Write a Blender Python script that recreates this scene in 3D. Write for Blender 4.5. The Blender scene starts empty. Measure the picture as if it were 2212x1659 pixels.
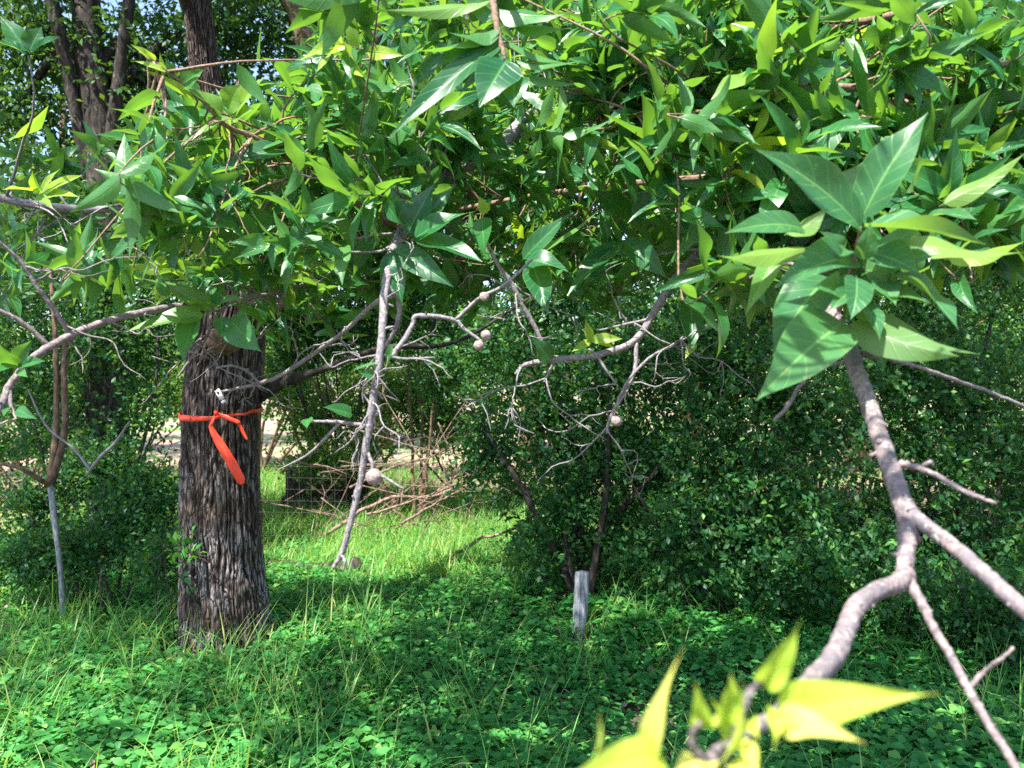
import bpy, math, random
import numpy as np
from mathutils import Vector, noise as mnoise

random.seed(7)
RNG = np.random.default_rng(11)
SC = bpy.context.scene
COL = SC.collection

# ------------------------------------------------------------------ camera, sky, sun, exposure
CAM_H = 1.6
FPX = 1728.0                     # focal length in pixels of a 2212 px wide view
CX, CY = 1106.0, 829.5
cam_d = bpy.data.cameras.new("camera")
cam = bpy.data.objects.new("camera", cam_d)
COL.objects.link(cam)
cam.location = (0, 0, CAM_H)
cam.rotation_euler = (math.radians(90), 0, 0)
cam_d.sensor_width = 36.0
cam_d.lens = 36.0 * FPX / 2212.0
cam_d.clip_start = 0.02
cam_d.clip_end = 500
cam_d.dof.use_dof = True
cam_d.dof.focus_distance = 2.6
cam_d.dof.aperture_fstop = 5.6
SC.camera = cam

TO_SUN = Vector((-0.30, -0.42, 0.90)).normalized()
SUN_EL = math.asin(TO_SUN.z)
world = bpy.data.worlds.new("World")
SC.world = world
world.use_nodes = True
wn = world.node_tree.nodes
sky = wn.new("ShaderNodeTexSky")
sky.sky_type = 'NISHITA'
sky.sun_disc = False
sky.sun_elevation = SUN_EL
sky.sun_rotation = math.atan2(TO_SUN.x, TO_SUN.y)
world.node_tree.links.new(sky.outputs[0], wn["Background"].inputs[0])
wn["Background"].inputs[1].default_value = 0.12
sun_d = bpy.data.lights.new("sun", 'SUN')
sun_d.energy = 5.0
sun_d.angle = math.radians(0.5)
sun_d.color = (1.0, 0.95, 0.87)
sun = bpy.data.objects.new("sun", sun_d)
COL.objects.link(sun)
sun.location = (0, 0, 20)
sun.rotation_euler = TO_SUN.to_track_quat('Z', 'Y').to_euler()
SC.view_settings.view_transform = 'Standard'
SC.view_settings.look = 'None'
SC.view_settings.exposure = 1.8
SC.view_settings.gamma = 1.0
SC.cycles.max_bounces = 8
SC.cycles.diffuse_bounces = 4
SC.cycles.glossy_bounces = 2
SC.cycles.transmission_bounces = 5
SC.cycles.transparent_max_bounces = 4
SC.cycles.use_denoising = False
SC.cycles.sample_clamp_indirect = 6.0


def at(px, py, d):
    """World point seen at (px, py) of the 2212 px wide view, d metres in front of the camera."""
    return np.array(((px - CX) / FPX * d, d, CAM_H - (py - CY) / FPX * d))


def unit(v):
    v = np.asarray(v, float)
    n = np.linalg.norm(v, axis=-1, keepdims=True)
    return v / np.where(n < 1e-9, 1, n)


# ------------------------------------------------------------------ object helpers
def tag(o, label=None, cat=None, group=None, kind=None):
    if label: o["label"] = label
    if cat: o["category"] = cat
    if group: o["group"] = group
    if kind: o["kind"] = kind
    return o


def thing(name, label, cat, loc=(0, 0, 0), group=None):
    o = bpy.data.objects.new(name, None)
    o.empty_display_size = 0.1
    COL.objects.link(o)
    o.location = Vector([float(c) for c in loc])
    return tag(o, label, cat, group)


class MB:
    """Collects geometry in world space; build() links it as one mesh object."""

    def __init__(self):
        self.v, self.f4, self.f3, self.a, self.n = [], [], [], [], 0

    def add(self, v, f4=None, f3=None, attr=None):
        v = np.asarray(v, float).reshape(-1, 3)
        self.v.append(v)
        self.a.append(np.zeros_like(v) if attr is None else np.asarray(attr, float).reshape(-1, 3))
        if f4 is not None and len(f4): self.f4.append(np.asarray(f4, np.int64).reshape(-1, 4) + self.n)
        if f3 is not None and len(f3): self.f3.append(np.asarray(f3, np.int64).reshape(-1, 3) + self.n)
        self.n += len(v)

    def build(self, name, mat, parent=None, smooth=True):
        v = np.concatenate(self.v)
        a = np.concatenate(self.a)
        origin = np.zeros(3)
        if parent is not None:
            p = parent
            while p is not None:
                origin = origin + np.array(p.location)
                p = p.parent
        me = bpy.data.meshes.new(name)
        f4 = np.concatenate(self.f4) if self.f4 else np.zeros((0, 4), np.int64)
        f3 = np.concatenate(self.f3) if self.f3 else np.zeros((0, 3), np.int64)
        loops = np.concatenate([f4.ravel(), f3.ravel()]).astype(np.int32)
        starts = np.concatenate([np.arange(len(f4)) * 4, len(f4) * 4 + np.arange(len(f3)) * 3]).astype(np.int32)
        me.vertices.add(len(v))
        me.vertices.foreach_set("co", (v - origin).astype(np.float32).ravel())
        me.loops.add(len(loops))
        me.loops.foreach_set("vertex_index", loops)
        me.polygons.add(len(starts))
        me.polygons.foreach_set("loop_start", starts)
        me.update(calc_edges=True)
        at_ = me.attributes.new("luv", 'FLOAT_VECTOR', 'POINT')
        at_.data.foreach_set("vector", a.astype(np.float32).ravel())
        if smooth: me.polygons.foreach_set("use_smooth", np.ones(len(starts), bool))
        me.validate()
        me.materials.append(mat)
        o = bpy.data.objects.new(name, me)
        COL.objects.link(o)
        if parent is not None: o.parent = parent
        return o


def smooth_path(pts, rad, step=6):
    """Catmull-Rom through pts (n,3) with radii."""
    P = np.asarray(pts, float); R = np.asarray(rad, float)
    Q = np.vstack([2 * P[0] - P[1], P, 2 * P[-1] - P[-2]])
    op, orr = [], []
    for i in range(len(P) - 1):
        p0, p1, p2, p3 = Q[i:i + 4]
        for k in range(step):
            t = k / step
            op.append(0.5 * (2 * p1 + (p2 - p0) * t + (2 * p0 - 5 * p1 + 4 * p2 - p3) * t * t + (3 * p1 - p0 - 3 * p2 + p3) * t ** 3))
            orr.append(R[i] * (1 - t) + R[i + 1] * t)
    op.append(P[-1]); orr.append(R[-1])
    return np.array(op), np.array(orr)


def tube(mb, pts, rad, seg=8, step=5, rough=0.0, jitter=0.0, cap=True):
    P, R = smooth_path(pts, rad, step)
    n = len(P)
    if jitter:
        J = RNG.normal(size=(n, 3)) * jitter
        J[0] = 0
        P = P + J
    T = unit(np.gradient(P, axis=0))
    up = np.array((0.31, 0.17, 0.93)) if abs(T[0] @ np.array((0.31, 0.17, 0.93))) < 0.9 else np.array((1.0, 0.2, 0))
    A = unit(np.cross(T, up)); B = np.cross(T, A)
    th = np.linspace(0, 2 * np.pi, seg, endpoint=False)
    rr = R[:, None] * (1 + (RNG.normal(size=(n, seg)) * rough if rough else 0))
    V = P[:, None] + rr[..., None] * (np.cos(th)[None, :, None] * A[:, None] + np.sin(th)[None, :, None] * B[:, None])
    i = np.arange(n - 1)[:, None] * seg; j = np.arange(seg)[None]
    j2 = (j + 1) % seg
    F = np.stack([i + j, i + j2, i + seg + j2, i + seg + j], -1).reshape(-1, 4)
    V = V.reshape(-1, 3)
    f3 = None
    if cap:
        V = np.vstack([V, P[-1] + T[-1] * R[-1] * 0.6, P[0] - T[0] * R[0] * 0.3])
        k = (n - 1) * seg
        f3 = [(k + a, k + (a + 1) % seg, n * seg) for a in range(seg)] + [((a + 1) % seg, a, n * seg + 1) for a in range(seg)]
    mb.add(V, F, f3)
    return P


PROFILE = {
    'lance': lambda t: t ** 0.62 * (1 - t) ** 1.28 / (0.3263 ** 0.62 * 0.6737 ** 1.28),
    'tailed': lambda t: t ** 0.65 * (1 - t) ** 1.9 / (0.2549 ** 0.65 * 0.7451 ** 1.9) * 0.93 + 0.10 * t * (1 - t),
    'ovate': lambda t: t ** 0.48 * (1 - t) ** 0.85 / 0.434,
    'round': lambda t: (t * (1 - t)) ** 0.5 / 0.5,
    'blade': lambda t: np.minimum(1, 1.25 - t * 1.2),
}


def leaves(mb, P, D, N, L, W, shape='lance', rows=6, cols=2, curl=0.5, fold=0.35, tint=None, petiole=0.0, wave=0.0, twist=0.0):
    """Many leaves at once. P base, D direction, N upper-side normal, L length, W full width, curl bend of the tip (rad), fold of the halves."""
    P = np.asarray(P, float).reshape(-1, 3); n = len(P)
    if n == 0: return
    D = unit(np.asarray(D, float).reshape(-1, 3)); N = np.asarray(N, float).reshape(-1, 3)
    N = unit(N - D * np.sum(D * N, 1, keepdims=True)); S = np.cross(D, N)
    bc = lambda q: np.broadcast_to(np.asarray(q, float), (n,)).astype(float)
    L, W, curl, fold, wave = bc(L), bc(W), bc(curl), bc(fold), bc(wave)
    tint = RNG.random(n) if tint is None else bc(tint)
    t = np.linspace(0, 1, rows)
    t = t * 0.85 + 0.15 * t ** 1.5
    w = PROFILE[shape](np.clip(t, 0.004, 0.996)); w[-1] = 0.02
    if shape != 'blade': w[0] = 0.03
    if petiole:
        t = np.concatenate([[-petiole], t]); w = np.concatenate([[0.03], w])
        w[1] = 0.04
    R = len(t)
    s = np.linspace(-1, 1, cols + 1); C = cols + 1
    k = np.where(np.abs(curl) < 1e-3, 1e-3, curl)[:, None]
    ang = k * np.clip(t, -0.15, 1)[None] ** 1.0
    along = np.sin(ang) / k * L[:, None]
    drop = (1 - np.cos(ang)) / k * L[:, None]
    hw = (W / 2)[:, None] * w[None]
    x = hw[:, :, None] * s[None, None]
    lift = np.abs(x) * np.tan(fold)[:, None, None]
    if wave.any():
        ph = RNG.random(n)[:, None, None] * 6.28
        lift = lift + wave[:, None, None] * np.abs(x) * np.sin(t[None, :, None] * 9 + ph + np.sign(s)[None, None] * 1.1)
    xs = x * np.cos(fold)[:, None, None]
    # local normal turns with the bend
    Nn = N[:, None] * np.cos(ang)[..., None] + D[:, None] * np.sin(ang)[..., None]
    V = (P[:, None] + D[:, None] * along[..., None] - N[:, None] * drop[..., None])[:, :, None] + S[:, None, None] * xs[..., None] + Nn[:, :, None] * lift[..., None]
    if np.any(np.asarray(twist)):
        tw = bc(twist)[:, None] * np.clip(t, 0, 1)[None] ** 1.3
        ctr = P[:, None] + D[:, None] * along[..., None] - N[:, None] * drop[..., None]
        c_, s_ = np.cos(tw)[..., None, None], np.sin(tw)[..., None, None]
        S3, N3 = S[:, None, None], Nn[:, :, None]
        V = ctr[:, :, None] + (S3 * c_ + N3 * s_) * xs[..., None] + (N3 * c_ - S3 * s_) * lift[..., None]
    attr = np.zeros((n, R, C, 3))
    attr[..., 0] = s[None, None]; attr[..., 1] = np.clip(t, 0, 1)[None, :, None]; attr[..., 2] = tint[:, None, None]
    base = (np.arange(n) * R * C)[:, None, None]
    i = np.arange(R - 1)[None, :, None] * C; j = np.arange(C - 1)[None, None]
    q = base + i + j
    F = np.stack([q, q + 1, q + C + 1, q + C], -1).reshape(-1, 4)
    mb.add(V.reshape(-1, 3), F, None, attr.reshape(-1, 3))


# ------------------------------------------------------------------ materials
def mat_new(name):
    m = bpy.data.materials.new(name)
    m.use_nodes = True
    nt = m.node_tree
    nt.nodes.clear()
    return m, nt, nt.nodes.new("ShaderNodeOutputMaterial")


class NT:
    def __init__(self, nt): self.nt = nt
    def node(self, t, **kw):
        n = self.nt.nodes.new(t)
        for k, v in kw.items(): setattr(n, k, v)
        return n
    def put(self, sock, v):
        if isinstance(v, bpy.types.NodeSocket): self.nt.links.new(v, sock)
        elif isinstance(v, (tuple, list)) and len(v) == 3 and sock.type == 'RGBA': sock.default_value = (*v, 1)
        else: sock.default_value = v
    def math(self, op, a, b=0.0, c=0.0, clamp=False):
        n = self.node("ShaderNodeMath", operation=op, use_clamp=clamp)
        for s, v in zip(n.inputs, (a, b, c)): self.put(s, v)
        return n.outputs[0]
    def mix(self, f, a, b):
        n = self.node("ShaderNodeMix", data_type='RGBA')
        self.put(n.inputs[0], f); self.put(n.inputs[6], a); self.put(n.inputs[7], b)
        return n.outputs[2]
    def noise(self, vec, scale, detail=3, rough=0.55, dist=0.0):
        n = self.node("ShaderNodeTexNoise")
        if vec is not None: self.put(n.inputs['Vector'], vec)
        self.put(n.inputs['Scale'], scale); self.put(n.inputs['Detail'], detail); self.put(n.inputs['Roughness'], rough); self.put(n.inputs['Distortion'], dist)
        return n.outputs[0]
    def ramp(self, f, lo, hi):
        n = self.node("ShaderNodeMapRange", interpolation_type='SMOOTHSTEP')
        self.put(n.inputs[0], f); self.put(n.inputs[1], lo); self.put(n.inputs[2], hi)
        return n.outputs[0]


def leaf_mat(name, dark, light, young, under=(0.085, 0.185, 0.075), trans=0.42, tcol=(0.28, 0.50, 0.03), rough=0.36, veins=True, spots=False, spec=0.5):
    m, nt, out = mat_new(name)
    g = NT(nt)
    a = g.node("ShaderNodeAttribute", attribute_name="luv")
    sep = g.node("ShaderNodeSeparateXYZ"); g.put(sep.inputs[0], a.outputs['Vector'])
    s, t, ti = sep.outputs
    geo = g.node("ShaderNodeNewGeometry")
    col = g.mix(g.ramp(ti, 0.05, 0.75), dark, light)
    col = g.mix(g.ramp(ti, 0.64, 0.95), col, young)
    n1 = g.noise(geo.outputs['Position'], 60, 2)
    col = g.mix(g.math('MULTIPLY', g.ramp(n1, 0.45, 0.75), 0.25), col, (light[0] * 1.3, light[1] * 1.15, light[2]))
    bump_h = None
    if veins:
        sa = g.math('ABSOLUTE', s)
        mid = g.math('SUBTRACT', 1.0, g.ramp(sa, 0.02, 0.09))
        fr = g.math('FRACT', g.math('SUBTRACT', g.math('MULTIPLY', t, 7.0), g.math('MULTIPLY', g.math('POWER', sa, 0.8), 1.3)))
        lat = g.math('SUBTRACT', 1.0, g.ramp(g.math('ABSOLUTE', g.math('SUBTRACT', fr, 0.5)), 0.02, 0.10))
        vein = g.math('MAXIMUM', mid, g.math('MULTIPLY', lat, 0.38))
        col = g.mix(g.math('MULTIPLY', vein, 0.55), col, (light[0] * 2.4 + .04, light[1] * 1.9 + .04, light[2] * 1.7 + .015))
        edge = g.ramp(sa, 0.93, 1.0)
        col = g.mix(g.math('MULTIPLY', edge, 0.35), col, (0.2, 0.36, 0.12))
        bump_h = g.math('ADD', g.math('MULTIPLY', vein, -1.0), g.math('MULTIPLY', n1, 0.5))
    if spots:
        vo = g.node("ShaderNodeTexVoronoi"); g.put(vo.inputs['Vector'], geo.outputs['Position']); g.put(vo.inputs['Scale'], 95.0)
        sp = g.math('MULTIPLY', g.math('SUBTRACT', 1.0, g.ramp(vo.outputs['Distance'], 0.08, 0.2)), g.ramp(g.noise(geo.outputs['Position'], 20, 2), 0.5, 0.6))
        col = g.mix(g.math('MULTIPLY', sp, 0.6), col, (0.30, 0.42, 0.16))
        nb_ = g.noise(geo.outputs['Position'], 75, 3, 0.6)
        col = g.mix(g.math('MULTIPLY', g.ramp(nb_, 0.66, 0.72), 0.7), col, (0.16, 0.10, 0.04))
    col = g.mix(geo.outputs['Backfacing'], col, g.mix(g.ramp(ti, 0.64, 0.95), under, young))
    b = g.node("ShaderNodeBsdfPrincipled")
    g.put(b.inputs['Base Color'], col); g.put(b.inputs['Roughness'], rough); g.put(b.inputs['Specular IOR Level'], spec)
    if bump_h is not None:
        bp = g.node("ShaderNodeBump"); g.put(bp.inputs['Strength'], 0.35); g.put(bp.inputs['Distance'], 0.002); g.put(bp.inputs['Height'], bump_h)
        g.put(b.inputs['Normal'], bp.outputs[0])
    tr = g.node("ShaderNodeBsdfTranslucent")
    tc = g.mix(0.35, tcol, col)
    if veins: tc = g.mix(g.math('MULTIPLY', vein, 0.3), tc, (0.10, 0.22, 0.01))
    tc = g.mix(g.ramp(ti, 0.64, 0.95), tc, (min(1, tcol[0] * 2.1), min(1, tcol[1] * 1.55), tcol[2] * 1.6))
    g.put(tr.inputs[0], tc)
    mx = g.node("ShaderNodeMixShader"); g.put(mx.inputs[0], trans)
    nt.links.new(b.outputs[0], mx.inputs[1]); nt.links.new(tr.outputs[0], mx.inputs[2])
    nt.links.new(mx.outputs[0], out.inputs[0])
    return m


def wood_mat(name, c1, c2, c3=None, scale=40, bump=0.4, dist=0.004, stretch=1.0, rough=0.85, lichen=0.0):
    m, nt, out = mat_new(name)
    g = NT(nt)
    geo = g.node("ShaderNodeNewGeometry")
    mp = g.node("ShaderNodeMapping"); g.put(mp.inputs[0], geo.outputs['Position']); mp.inputs['Scale'].default_value = (1, 1, stretch)
    v = mp.outputs[0]
    n1 = g.noise(v, scale, 5, 0.65)
    n2 = g.noise(v, scale * 0.23, 3, 0.6)
    col = g.mix(g.ramp(n1, 0.32, 0.68), c1, c2)
    if c3: col = g.mix(g.math('MULTIPLY', g.ramp(n2, 0.45, 0.65), 0.8), col, c3)
    if lichen:
        n3 = g.noise(v, scale * 0.8, 4, 0.7, 0.5)
        col = g.mix(g.math('MULTIPLY', g.ramp(n3, 0.58, 0.66), lichen), col, (0.42, 0.44, 0.38))
        n4 = g.noise(v, scale * 0.5, 4, 0.7, 1.0)
        col = g.mix(g.math('MULTIPLY', g.ramp(n4, 0.60, 0.66), lichen), col, (0.05, 0.05, 0.05))
    b = g.node("ShaderNodeBsdfPrincipled")
    g.put(b.inputs['Base Color'], col); g.put(b.inputs['Roughness'], rough); g.put(b.inputs['Specular IOR Level'], 0.25)
    bp = g.node("ShaderNodeBump"); g.put(bp.inputs['Strength'], bump); g.put(bp.inputs['Distance'], dist); g.put(bp.inputs['Height'], n1)
    g.put(b.inputs['Normal'], bp.outputs[0])
    nt.links.new(b.outputs[0], out.inputs[0])
    return m


M_HERO = leaf_mat("near_leaf", (0.030, 0.135, 0.055), (0.075, 0.225, 0.070), (0.26, 0.42, 0.04), spots=True, trans=0.40, rough=0.36, spec=0.4)
M_LEAF = leaf_mat("canopy_leaf", (0.010, 0.085, 0.034), (0.034, 0.165, 0.042), (0.30, 0.42, 0.05), under=(0.06, 0.185, 0.05), trans=0.38, tcol=(0.27, 0.55, 0.025), rough=0.33, spec=0.5)
M_YOUNG = leaf_mat("young_leaf", (0.30, 0.48, 0.05), (0.48, 0.62, 0.08), (0.70, 0.72, 0.20), under=(0.5, 0.6, 0.12), trans=0.5, tcol=(0.66, 0.82, 0.07), rough=0.45, spec=0.3)
M_SHRUB = leaf_mat("shrub_leaf", (0.006, 0.048, 0.018), (0.026, 0.120, 0.036), (0.10, 0.24, 0.05), under=(0.035, 0.11, 0.035), trans=0.30, tcol=(0.15, 0.38, 0.02), rough=0.45, spec=0.28, veins=False)
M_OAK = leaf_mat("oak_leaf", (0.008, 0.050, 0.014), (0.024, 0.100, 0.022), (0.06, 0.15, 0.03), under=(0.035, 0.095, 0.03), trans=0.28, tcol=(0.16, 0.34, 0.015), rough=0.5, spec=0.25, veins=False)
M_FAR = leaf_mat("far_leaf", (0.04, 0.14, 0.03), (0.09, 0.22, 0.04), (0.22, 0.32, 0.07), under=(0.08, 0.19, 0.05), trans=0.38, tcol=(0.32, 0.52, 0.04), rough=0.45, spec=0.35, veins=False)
M_COVER = leaf_mat("ground_leaf", (0.026, 0.160, 0.034), (0.075, 0.310, 0.070), (0.22, 0.42, 0.09), under=(0.07, 0.22, 0.05), trans=0.36, tcol=(0.18, 0.52, 0.04), rough=0.5, spec=0.3, veins=False)
M_GRASS = leaf_mat("grass_blade", (0.050, 0.210, 0.045), (0.110, 0.33, 0.065), (0.36, 0.40, 0.14), under=(0.10, 0.29, 0.06), trans=0.4, tcol=(0.34, 0.62, 0.06), rough=0.45, spec=0.35, veins=False)
M_BARK = wood_mat("smooth_bark", (0.10, 0.083, 0.086), (0.27, 0.212, 0.21), (0.135, 0.12, 0.135), scale=110, bump=0.8, dist=0.003, lichen=0.7)
M_TWIG = wood_mat("lichen_bark", (0.10, 0.09, 0.095), (0.28, 0.25, 0.26), (0.17, 0.155, 0.175), scale=170, bump=0.6, dist=0.002, lichen=0.8)
M_BROWN = wood_mat("brown_twig", (0.12, 0.075, 0.05), (0.28, 0.19, 0.14), scale=150, bump=0.5, dist=0.002, lichen=0.3)
M_DARKBARK = wood_mat("dark_bark", (0.014, 0.012, 0.010), (0.055, 0.045, 0.038), scale=26, bump=0.9, dist=0.02, stretch=0.3, lichen=0.25)
M_LIMB = wood_mat("brown_bark", (0.07, 0.045, 0.03), (0.20, 0.13, 0.085), scale=35, bump=0.8, dist=0.01, stretch=0.5)
M_STICK = wood_mat("dead_stick", (0.07, 0.045, 0.035), (0.30, 0.205, 0.16), scale=40, bump=0.4, dist=0.003, stretch=0.6)
M_PALE = wood_mat("pale_bark", (0.12, 0.125, 0.13), (0.34, 0.35, 0.36), (0.22, 0.235, 0.25), scale=60, bump=0.4, dist=0.002, stretch=0.5, lichen=0.4)
M_POST = wood_mat("weathered_wood", (0.09, 0.10, 0.12), (0.40, 0.41, 0.44), (0.28, 0.29, 0.33), scale=60, bump=0.9, dist=0.006, stretch=0.08)
M_GALL = wood_mat("gall_skin", (0.17, 0.125, 0.11), (0.46, 0.37, 0.35), (0.26, 0.20, 0.18), scale=230, bump=0.9, dist=0.003, lichen=0.35)


def plain(name, col, rough=0.6, trans=0.0):
    m, nt, out = mat_new(name)
    g = NT(nt)
    geo = g.node("ShaderNodeNewGeometry")
    n = g.noise(geo.outputs['Position'], 90, 3)
    b = g.node("ShaderNodeBsdfPrincipled")
    g.put(b.inputs['Base Color'], g.mix(g.math('MULTIPLY', n, 0.3), col, tuple(c * 0.8 for c in col)))
    g.put(b.inputs['Roughness'], rough)
    if trans:
        tr = g.node("ShaderNodeBsdfTranslucent"); g.put(tr.inputs[0], col)
        mx = g.node("ShaderNodeMixShader"); g.put(mx.inputs[0], trans)
        nt.links.new(b.outputs[0], mx.inputs[1]); nt.links.new(tr.outputs[0], mx.inputs[2]); nt.links.new(mx.outputs[0], out.inputs[0])
    else:
        nt.links.new(b.outputs[0], out.inputs[0])
    return m


M_TAPE = plain("orange_tape", (0.95, 0.085, 0.04), 0.32, 0.25)
M_WHITE = plain("white_plastic", (0.8, 0.8, 0.8), 0.4)
M_BLACK = plain("black_plastic", (0.02, 0.02, 0.02), 0.5)
M_WIRE = plain("rusty_wire", (0.10, 0.08, 0.07), 0.6)


def oak_bark():
    m, nt, out = mat_new("oak_bark")
    g = NT(nt)
    a = g.node("ShaderNodeAttribute", attribute_name="luv")
    sep = g.node("ShaderNodeSeparateXYZ"); g.put(sep.inputs[0], a.outputs['Vector'])
    ridge, hgt, pale = sep.outputs
    geo = g.node("ShaderNodeNewGeometry")
    mp = g.node("ShaderNodeMapping"); g.put(mp.inputs[0], geo.outputs['Position']); mp.inputs['Scale'].default_value = (1, 1, 0.35)
    n1 = g.noise(mp.outputs[0], 55, 5, 0.7)
    n2 = g.noise(geo.outputs['Position'], 3.2, 4, 0.6)
    vo = g.node("ShaderNodeTexVoronoi", feature='DISTANCE_TO_EDGE'); mp2 = g.node("ShaderNodeMapping"); g.put(mp2.inputs[0], geo.outputs['Position']); mp2.inputs['Scale'].default_value = (1, 1, 0.16)
    nz = g.node("ShaderNodeTexNoise"); g.put(nz.inputs['Vector'], mp2.outputs[0]); g.put(nz.inputs['Scale'], 14.0)
    vadd = g.node("ShaderNodeVectorMath", operation='ADD'); vsc = g.node("ShaderNodeVectorMath", operation='SCALE'); g.put(vsc.inputs[0], nz.outputs['Color']); vsc.inputs['Scale'].default_value = 0.05
    g.put(vadd.inputs[0], mp2.outputs[0]); g.put(vadd.inputs[1], vsc.outputs[0]); g.put(vo.inputs['Vector'], vadd.outputs[0]); g.put(vo.inputs['Scale'], 58.0)
    crack = g.ramp(vo.outputs['Distance'], 0.01, 0.16)
    ridge = g.math('MULTIPLY', g.ramp(ridge, 0.2, 0.75), g.math('ADD', 0.35, g.math('MULTIPLY', crack, 0.65)))
    col = g.mix(g.ramp(ridge, 0.15, 0.8), (0.020, 0.015, 0.012), (0.100, 0.073, 0.060))  # furrow shade painted into the bark colour: grooves and cracks go darker
    col = g.mix(g.math('MULTIPLY', g.math('MULTIPLY', g.ramp(n1, 0.35, 0.7), 0.6), ridge), col, (0.145, 0.112, 0.100))
    gl = g.math('MULTIPLY', g.math('MULTIPLY', g.ramp(n2, 0.38, 0.62), g.ramp(ridge, 0.3, 0.7)), pale)
    col = g.mix(gl, col, (0.27, 0.245, 0.26))
    b = g.node("ShaderNodeBsdfPrincipled")
    g.put(b.inputs['Base Color'], col); g.put(b.inputs['Roughness'], 0.9); g.put(b.inputs['Specular IOR Level'], 0.2)
    bp = g.node("ShaderNodeBump"); g.put(bp.inputs['Strength'], 0.9); g.put(bp.inputs['Distance'], 0.02); g.put(bp.inputs['Height'], g.math('ADD', g.math('MULTIPLY', n1, 0.5), ridge))
    g.put(b.inputs['Normal'], bp.outputs[0])
    nt.links.new(b.outputs[0], out.inputs[0])
    return m


M_OAKBARK = oak_bark()


def ground_mat():
    m, nt, out = mat_new("soil_and_litter")
    g = NT(nt)
    geo = g.node("ShaderNodeNewGeometry")
    pos = geo.outputs['Position']
    n1 = g.noise(pos, 0.55, 4, 0.6)
    n2 = g.noise(pos, 14, 5, 0.7)
    vo = g.node("ShaderNodeTexVoronoi"); g.put(vo.inputs['Vector'], pos); g.put(vo.inputs['Scale'], 22.0)
    sep = g.node("ShaderNodeSeparateXYZ"); g.put(sep.inputs[0], pos)
    far = g.ramp(g.math('ADD', sep.outputs[1], g.math('MULTIPLY', n1, 3.0)), 6.8, 9.5)
    soil = g.mix(n2, (0.03, 0.022, 0.015), (0.10, 0.075, 0.05))
    litter = g.mix(g.ramp(n2, 0.3, 0.7), (0.13, 0.075, 0.05), (0.42, 0.29, 0.21))
    litter = g.mix(g.math('MULTIPLY', g.ramp(vo.outputs['Distance'], 0.3, 0.7), 0.5), litter, (0.50, 0.37, 0.28))
    grass = g.mix(n2, (0.06, 0.13, 0.03), (0.16, 0.24, 0.06))
    litter = g.mix(g.ramp(n1, 0.44, 0.60), litter, grass)
    col = g.mix(far, soil, litter)
    b = g.node("ShaderNodeBsdfPrincipled")
    g.put(b.inputs['Base Color'], col); g.put(b.inputs['Roughness'], 0.95)
    bp = g.node("ShaderNodeBump"); g.put(bp.inputs['Strength'], 0.8); g.put(bp.inputs['Distance'], 0.04); g.put(bp.inputs['Height'], n2)
    g.put(b.inputs['Normal'], bp.outputs[0])
    nt.links.new(b.outputs[0], out.inputs[0])
    return m


M_GROUND = ground_mat()


# ------------------------------------------------------------------ ground
def ground_z(x, y):
    x = np.asarray(x, float); y = np.asarray(y, float)
    z = 0.04 * np.sin(x * 1.3 + 0.6) * np.sin(y * 1.1) + 0.02 * np.sin(x * 3.1 + y * 2.3)
    far = np.clip((y - 10) / 20, 0, 1)
    return z + far * far * 1.5 * (0.7 + 0.3 * np.sin(x * 0.21))


gb = MB()
gx = np.concatenate([np.linspace(-150, -14, 18), np.linspace(-13, 13, 105), np.linspace(14, 150, 18)])
gy = np.concatenate([np.linspace(-60, -5, 10), np.linspace(-4, 24, 115), np.linspace(26, 220, 22)])
GX, GY = np.meshgrid(gx, gy)
GV = np.stack([GX, GY, ground_z(GX, GY)], -1).reshape(-1, 3)
nx = len(gx)
qi = (np.arange(len(gy) - 1)[:, None] * nx + np.arange(nx - 1)[None]).ravel()
gb.add(GV, np.stack([qi, qi + 1, qi + nx + 1, qi + nx], -1))
tag(gb.build("ground", M_GROUND), "leaf littered soil under the trees and the sunlit clearing behind", "ground", kind="structure")


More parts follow.
